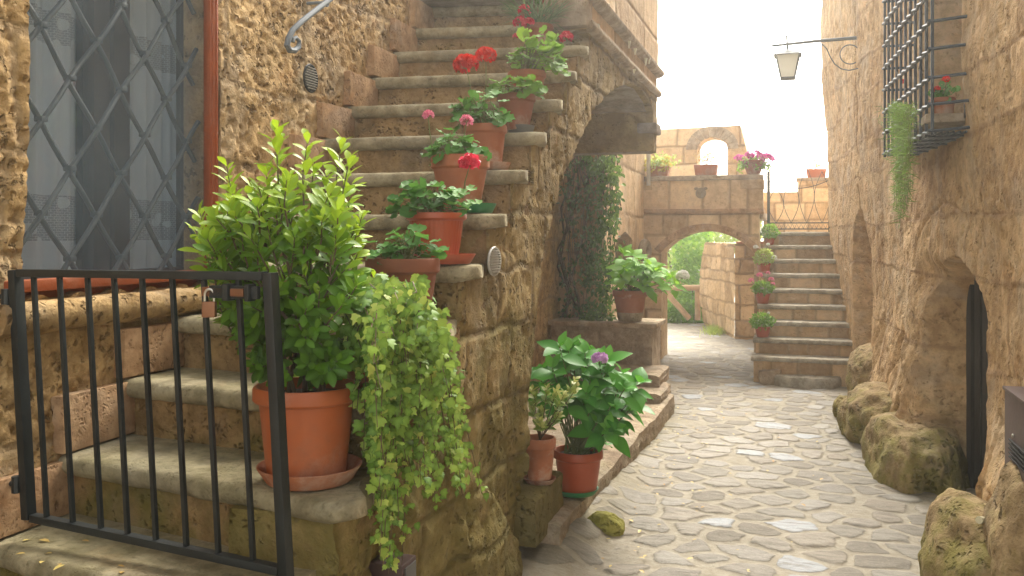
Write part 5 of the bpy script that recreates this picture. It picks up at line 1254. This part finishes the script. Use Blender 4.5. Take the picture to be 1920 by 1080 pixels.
for (x, y) in ((1526, 300), (1516, 308), (1535, 290), (1545, 300), (1540, 250), (1548, 258), (1522, 318), (1532, 312)):
    e = np.array(on_v(x, y, TV+.1)); mb.tube([b, b*.6+e*.4, e], .0025, 5); shoot(LV, None, b*.45+e*.55, e, 12, .06, .3, .9, LANCE)
part('stems', mb, M['stemgreen'], t4); part('foliage', LV, M['yellowgreen'], t4)
# ---- cage plants
cg_, c = None, (.70, 5.0, 2.002)
t5 = thing('potted_geranium', 'red geranium in a terracotta pot behind the window bars', 'potted plant', (.69, 4.97, 2.002), True)
mb = MB(); q5 = (.69, 4.98, 1.955); mb.lathe(pot_profile(.062, .045, .125, .2), (q5[0], q5[1], 1.958), 36); part('pot', mb, M['terra'], t5)
LV = Leaves(); n = 60; P = np.array((q5[0]-.01, q5[1], 2.10))+RNG.normal(size=(n, 3))*np.array((.03, .04, .022)); LV.add(GERA, P, rdir(n)+np.array((0, -.3, 0)), np.array((-.2, -.4, .8))+RNG.normal(size=(n, 3))*.3, .035, RNG.random(n)*.6); part('foliage', LV, M['geraleaf'], t5)
mb = MB()
for (x, y) in ((1774, 149), (1757, 167), (1694, 153)):
    e = on_u(x, y, .66 if x > 1700 else .60); flower_head(t5 if x > 1700 else t5, e, .016, 'redflower', 14, (q5[0], q5[1] if x > 1700 else e[1], 2.10), .6)
t6 = thing('trailing_plant', 'feathery trailing plant hanging below the barred window', 'hanging plant', tuple(on_u(1690, 215, .58)), True)
LV = Leaves(); mb = MB()
for k in range(85):
    x = random.gauss(1690, 13); y1 = random.uniform(215, 425); y1 = min(y1, 432-abs(x-1690)*3.2) ; y1 = max(y1, 225)
    xa = 1690+(x-1690)*.8+random.uniform(-4, 4); P = []
    uu = .47+.05*random.random()
    for t in np.linspace(0, 1, 8):
        yy = 195+(y1-195)*t; xx = xa+(x-xa)*t+math.sin(t*6+k)*2; P.append(on_u(xx+(1690-xx)*.2*t*t, yy, uu-.0*t))
    mb.tube(P, .0009, 4, cap=False); P = np.array(P); n = int(7+(y1-195)*.16); t = RNG.random(n); Q = np.stack([np.interp(t, np.linspace(0, 1, 8), P[:, j]) for j in range(3)], -1)
    L = np.stack([RNG.normal(size=n)*.6-.3, RNG.normal(size=n)*.8-.3, RNG.normal(size=n)*.35-.1], -1); LV.add(BLADE, Q, L, rdir(n), .03+.03*RNG.random(n), RNG.random(n))
part('stems', mb, M['stemgreen'], t6); part('foliage', LV, M['trail'], t6)
# ---- creeper on the cross wall
cr = thing('wall_creeper', 'dark green creeper with bare woody vines hanging beside the bench', 'climbing plant', (-1.8, 7.95, .66), True)
LV = Leaves(); mb = MB()
cpoly = [(1075, 288), (1150, 288), (1158, 340), (1163, 400), (1152, 450), (1145, 520), (1140, 580), (1120, 603), (1080, 600), (1100, 560), (1085, 480), (1070, 420), (1062, 360), (1068, 310)]
for k in range(60):
    x0, y0 = random.uniform(1055, 1155), 275; x1 = x0+random.uniform(-12, 12); y1 = random.uniform(330, 600); off = random.uniform(.03, .16)
    P = [on_v(x0+(x1-x0)*t+4*math.sin(t*7+k), y0+(y1-y0)*t, 7.98-off) for t in np.linspace(0, 1, 9)]; mb.tube(P, .0022 if k > 8 else .006, 5, cap=False)
for P in ([(1052, 600), (1070, 560), (1046, 500), (1058, 440), (1052, 390), (1075, 330), (1085, 285)], [(1095, 600), (1075, 560), (1052, 480), (1064, 420), (1085, 360), (1082, 290)], [(1090, 605), (1084, 560), (1072, 520), (1092, 450), (1105, 380), (1100, 290)], [(1060, 600), (1066, 540), (1045, 470), (1066, 430), (1058, 400)]):
    mb.tube([on_v(x, y, 7.93) for x, y in P], [.014-.0012*i for i in range(len(P))], 7)
n = 0
while n < 2500:
    x, y = random.uniform(1050, 1168), random.uniform(284, 606)
    if not in_poly((x, y), cpoly) and random.random() > .22: continue
    if x < 1100 and random.random() < .55: continue
    clump = float(fbm(x/26, y/26, 0, 1, 2, 400))
    if clump < -.12 and random.random() < .7: continue
    q = np.array(on_v(x, y, 7.96-random.uniform(.03, .26))); LV.add(MINI, q, (random.gauss(0, .5), random.gauss(-.3, .4), random.gauss(-.6, .4)), (random.gauss(.2, .4), -.8+random.gauss(0, .3), .5+random.gauss(0, .4)), random.uniform(.026, .050), np.clip((x-1090)/110+random.gauss(0, .25)+clump*.5, 0, 1)); n += 1  # leaf colour lightens to the right, standing in for light falling there
for k in range(260):
    x, y = random.uniform(1085, 1150), random.gauss(598, 6); q = np.array(on_v(x, y, 7.72)); LV.add(MINI, q, rdir(1), (0, -.4, .9), .035, .5+.4*random.random())
part('vines', mb, M['vine'], cr); part('foliage', LV, M['wallivy'], cr)
# ---- garden beyond the arch
def bush(label, name, boxpx, D0, D1, n, size, m, cat, flowers=None, cl=.05, trunk=True, base_px=None):
    cx = (boxpx[0]+boxpx[2])/2; Dm = (D0+D1)/2; root = thing(name, label, cat, (W(cx, 600, Dm)[0], Dm, 0)); LV = Leaves()
    x = RNG.uniform(boxpx[0], boxpx[2], n); y = RNG.uniform(boxpx[1], boxpx[3], n); d = RNG.uniform(D0, D1, n)
    P = np.stack([(x-HX)/F*d, d, CZ-(y-HY)/F*d], -1); P[:, 2] = np.maximum(P[:, 2], .01)
    f = fbm(*P.T, 3.2, 3, 500+len(label)); keep = f > cl-.35; P = P[keep]; f = f[keep]; n = len(P)
    LV.add(MINI if size < .07 else OVATE, P, rdir(n)+np.array((0, -.4, -.3)), np.array((0, -.5, .7))+RNG.normal(size=(n, 3))*.5, size*(.6+.8*RNG.random(n)), .45+f*.9+RNG.normal(size=n)*.15)
    if trunk:
        mb = MB(); b = np.array((W(cx, 600, Dm)[0], Dm, 0.0))
        for k in range(7): e = P[RNG.integers(n)]; mb.tube([b+RNG.normal(size=3)*(.05, .05, 0), b*.5+e*.5+RNG.normal(size=3)*.06, e], [.03, .02, .008], 6)
        part('trunk', mb, M['vine'], root)
    part('foliage', LV, M[m], root)
    if flowers:
        for k in range(flowers[0]): p = P[RNG.integers(n)]; flower_head(root, (p[0], p[1]-.1, p[2]), flowers[2], flowers[1], 14, None, .6)
    return root
bush('dense green climber covering a post beyond the archway', 'climbing_plant', (1262, 425, 1334, 612), 14.7, 15.6, 3000, .075, 'hedge', 'climbing plant', cl=0)
bush('sunlit pale green shrub with pink blossom seen through the archway', 'flowering_shrub', (1205, 405, 1290, 612), 16.0, 17.5, 2600, .09, 'yellowgreen', 'flowering shrub', (26, 'pink', .10), cl=.05)
bush('low leafy ground ivy under the wooden garden rail', 'garden_shrub', (1225, 560, 1330, 612), 14.35, 14.75, 1700, .06, 'hedge', 'shrub', cl=-.2, trunk=False)
bush('sunny bright green tree crown above the rubble wall', 'garden_tree', (1290, 395, 1425, 470), 17.5, 19, 1500, .11, 'yellowgreen', 'tree', cl=.0)
fe = thing('garden_fence', 'rustic log fence rail with a slanting brace in the garden', 'fence', W(1285, 605, 14.3)[:])
mb = MB(); mb.tube([W(1215, 541, 14.25), W(1330, 539, 14.25)], [.05, .046], 10); part('rail', mb, M['wood'], fe)
for x in (1246, 1308): mb = MB(); mb.tube([W(x, 600, 14.3), W(x, 538, 14.3)], .045, 10); part('post', mb, M['wood'], fe)
mb = MB(); mb.tube([W(1247, 546, 14.2), W(1293, 598, 14.1)], .045, 10); part('brace', mb, M['wood'], fe)
# ---- grass tuft and litter on the ground
LV = Leaves(); n = 500; x = RNG.normal(1342, 11, n); D_ = RNG.normal(13.0, .25, n); LV.add(BLADE, np.stack([(x-HX)/F*D_, D_, 0*x], -1), np.stack([RNG.normal(size=n)*.5, RNG.normal(size=n)*.5, np.ones(n)], -1), rdir(n), .06+.06*RNG.random(n), RNG.random(n))
b = W(1340, 625, 13.0); single('grass', LV, M['yellowgreen'], 'tuft of pale grass growing at the rubble wall foot', 'grass', (b[0], b[1], 0), kind='stuff')
LV = Leaves(); pts = []
for k in range(120):
    v = random.uniform(3.6, 7.5); u = -.93+abs(random.gauss(0, .25)) if random.random() < .7 else random.uniform(-.8, .6); pts.append(S(u, v, .014)[:])
for k in range(16): u = random.uniform(-2.0, -1.1); pts.append(S(u, 1.75+random.random()*.25, ZK(0)+.003)[:])
n = len(pts); LV.add(MINI, np.array(pts), np.stack([RNG.normal(size=n), RNG.normal(size=n), 0*np.ones(n)], -1), (0, 0, 1.), .014+.018*RNG.random(n), RNG.random(n))
single('leaf_litter', LV, M['dryleaf'], 'scattered dry petals and leaf bits on the paving', 'leaf litter', (0, 5, 0), kind='stuff')
# ================================================================ camera, light
cam = bpy.data.cameras.new('camera'); co = bpy.data.objects.new('camera', cam); COL.objects.link(co); scene.camera = co
t = NT('glare_veil_air'); pv = t.n('ShaderNodeVolumePrincipled'); pv.inputs['Color'].default_value = (.98, .95, .88, 1); pv.inputs['Density'].default_value = .008; pv.inputs['Anisotropy'].default_value = .72; t.l(pv.outputs[0], t.out.inputs['Volume'])  # thin volume added to stand in for lens glare over the far end
mb = MB(); mb.box((-1000, -1000, -1.2), (1000, 1000, 5.6)); single('glare_veil', mb, t.m, None, None, (0, 0, 0), kind='stuff', smooth=False)
co.location = (0, 0, CZ); co.rotation_euler = (R(90), 0, 0); cam.sensor_width = 36; cam.lens = 36*F/1920; cam.shift_y = -100/1920; cam.clip_end = 3000; cam.clip_start = .05
SUN_EL, SUN_AZ = 44, 20      # azimuth measured from +Y towards +X
w = bpy.data.worlds.new('World'); scene.world = w; w.use_nodes = True; nt = w.node_tree; nt.nodes.clear()
out = nt.nodes.new('ShaderNodeOutputWorld'); bg = nt.nodes.new('ShaderNodeBackground'); sky = nt.nodes.new('ShaderNodeTexSky'); hs = nt.nodes.new('ShaderNodeHueSaturation'); mx = nt.nodes.new('ShaderNodeMixRGB')
sky.sky_type = 'NISHITA'; sky.sun_disc = False; sky.sun_elevation = R(SUN_EL); sky.sun_rotation = R(SUN_AZ); sky.air_density = 1.0; sky.dust_density = 4.0; sky.ozone_density = .6
hs.inputs['Saturation'].default_value = .22; mx.blend_type = 'MULTIPLY'; mx.inputs[0].default_value = 1; mx.inputs[2].default_value = (1.0, .97, .90, 1)
nt.links.new(sky.outputs[0], hs.inputs['Color']); nt.links.new(hs.outputs[0], mx.inputs[1]); nt.links.new(mx.outputs[0], bg.inputs[0]); nt.links.new(bg.outputs[0], out.inputs[0]); bg.inputs[1].default_value = .15
sl = bpy.data.lights.new('sun', 'SUN'); so = bpy.data.objects.new('sun', sl); COL.objects.link(so); sl.energy = 2.0; sl.angle = R(35); sl.color = (1, .93, .80)
dv = Vector((math.sin(R(SUN_AZ))*math.cos(R(SUN_EL)), math.cos(R(SUN_AZ))*math.cos(R(SUN_EL)), math.sin(R(SUN_EL)))); so.rotation_euler = dv.to_track_quat('Z', 'Y').to_euler(); so.location = (0, 6, 12)
vs_ = scene.view_settings; vs_.view_transform = 'Standard'; vs_.look = 'None'; vs_.exposure = 2.0; vs_.gamma = 1
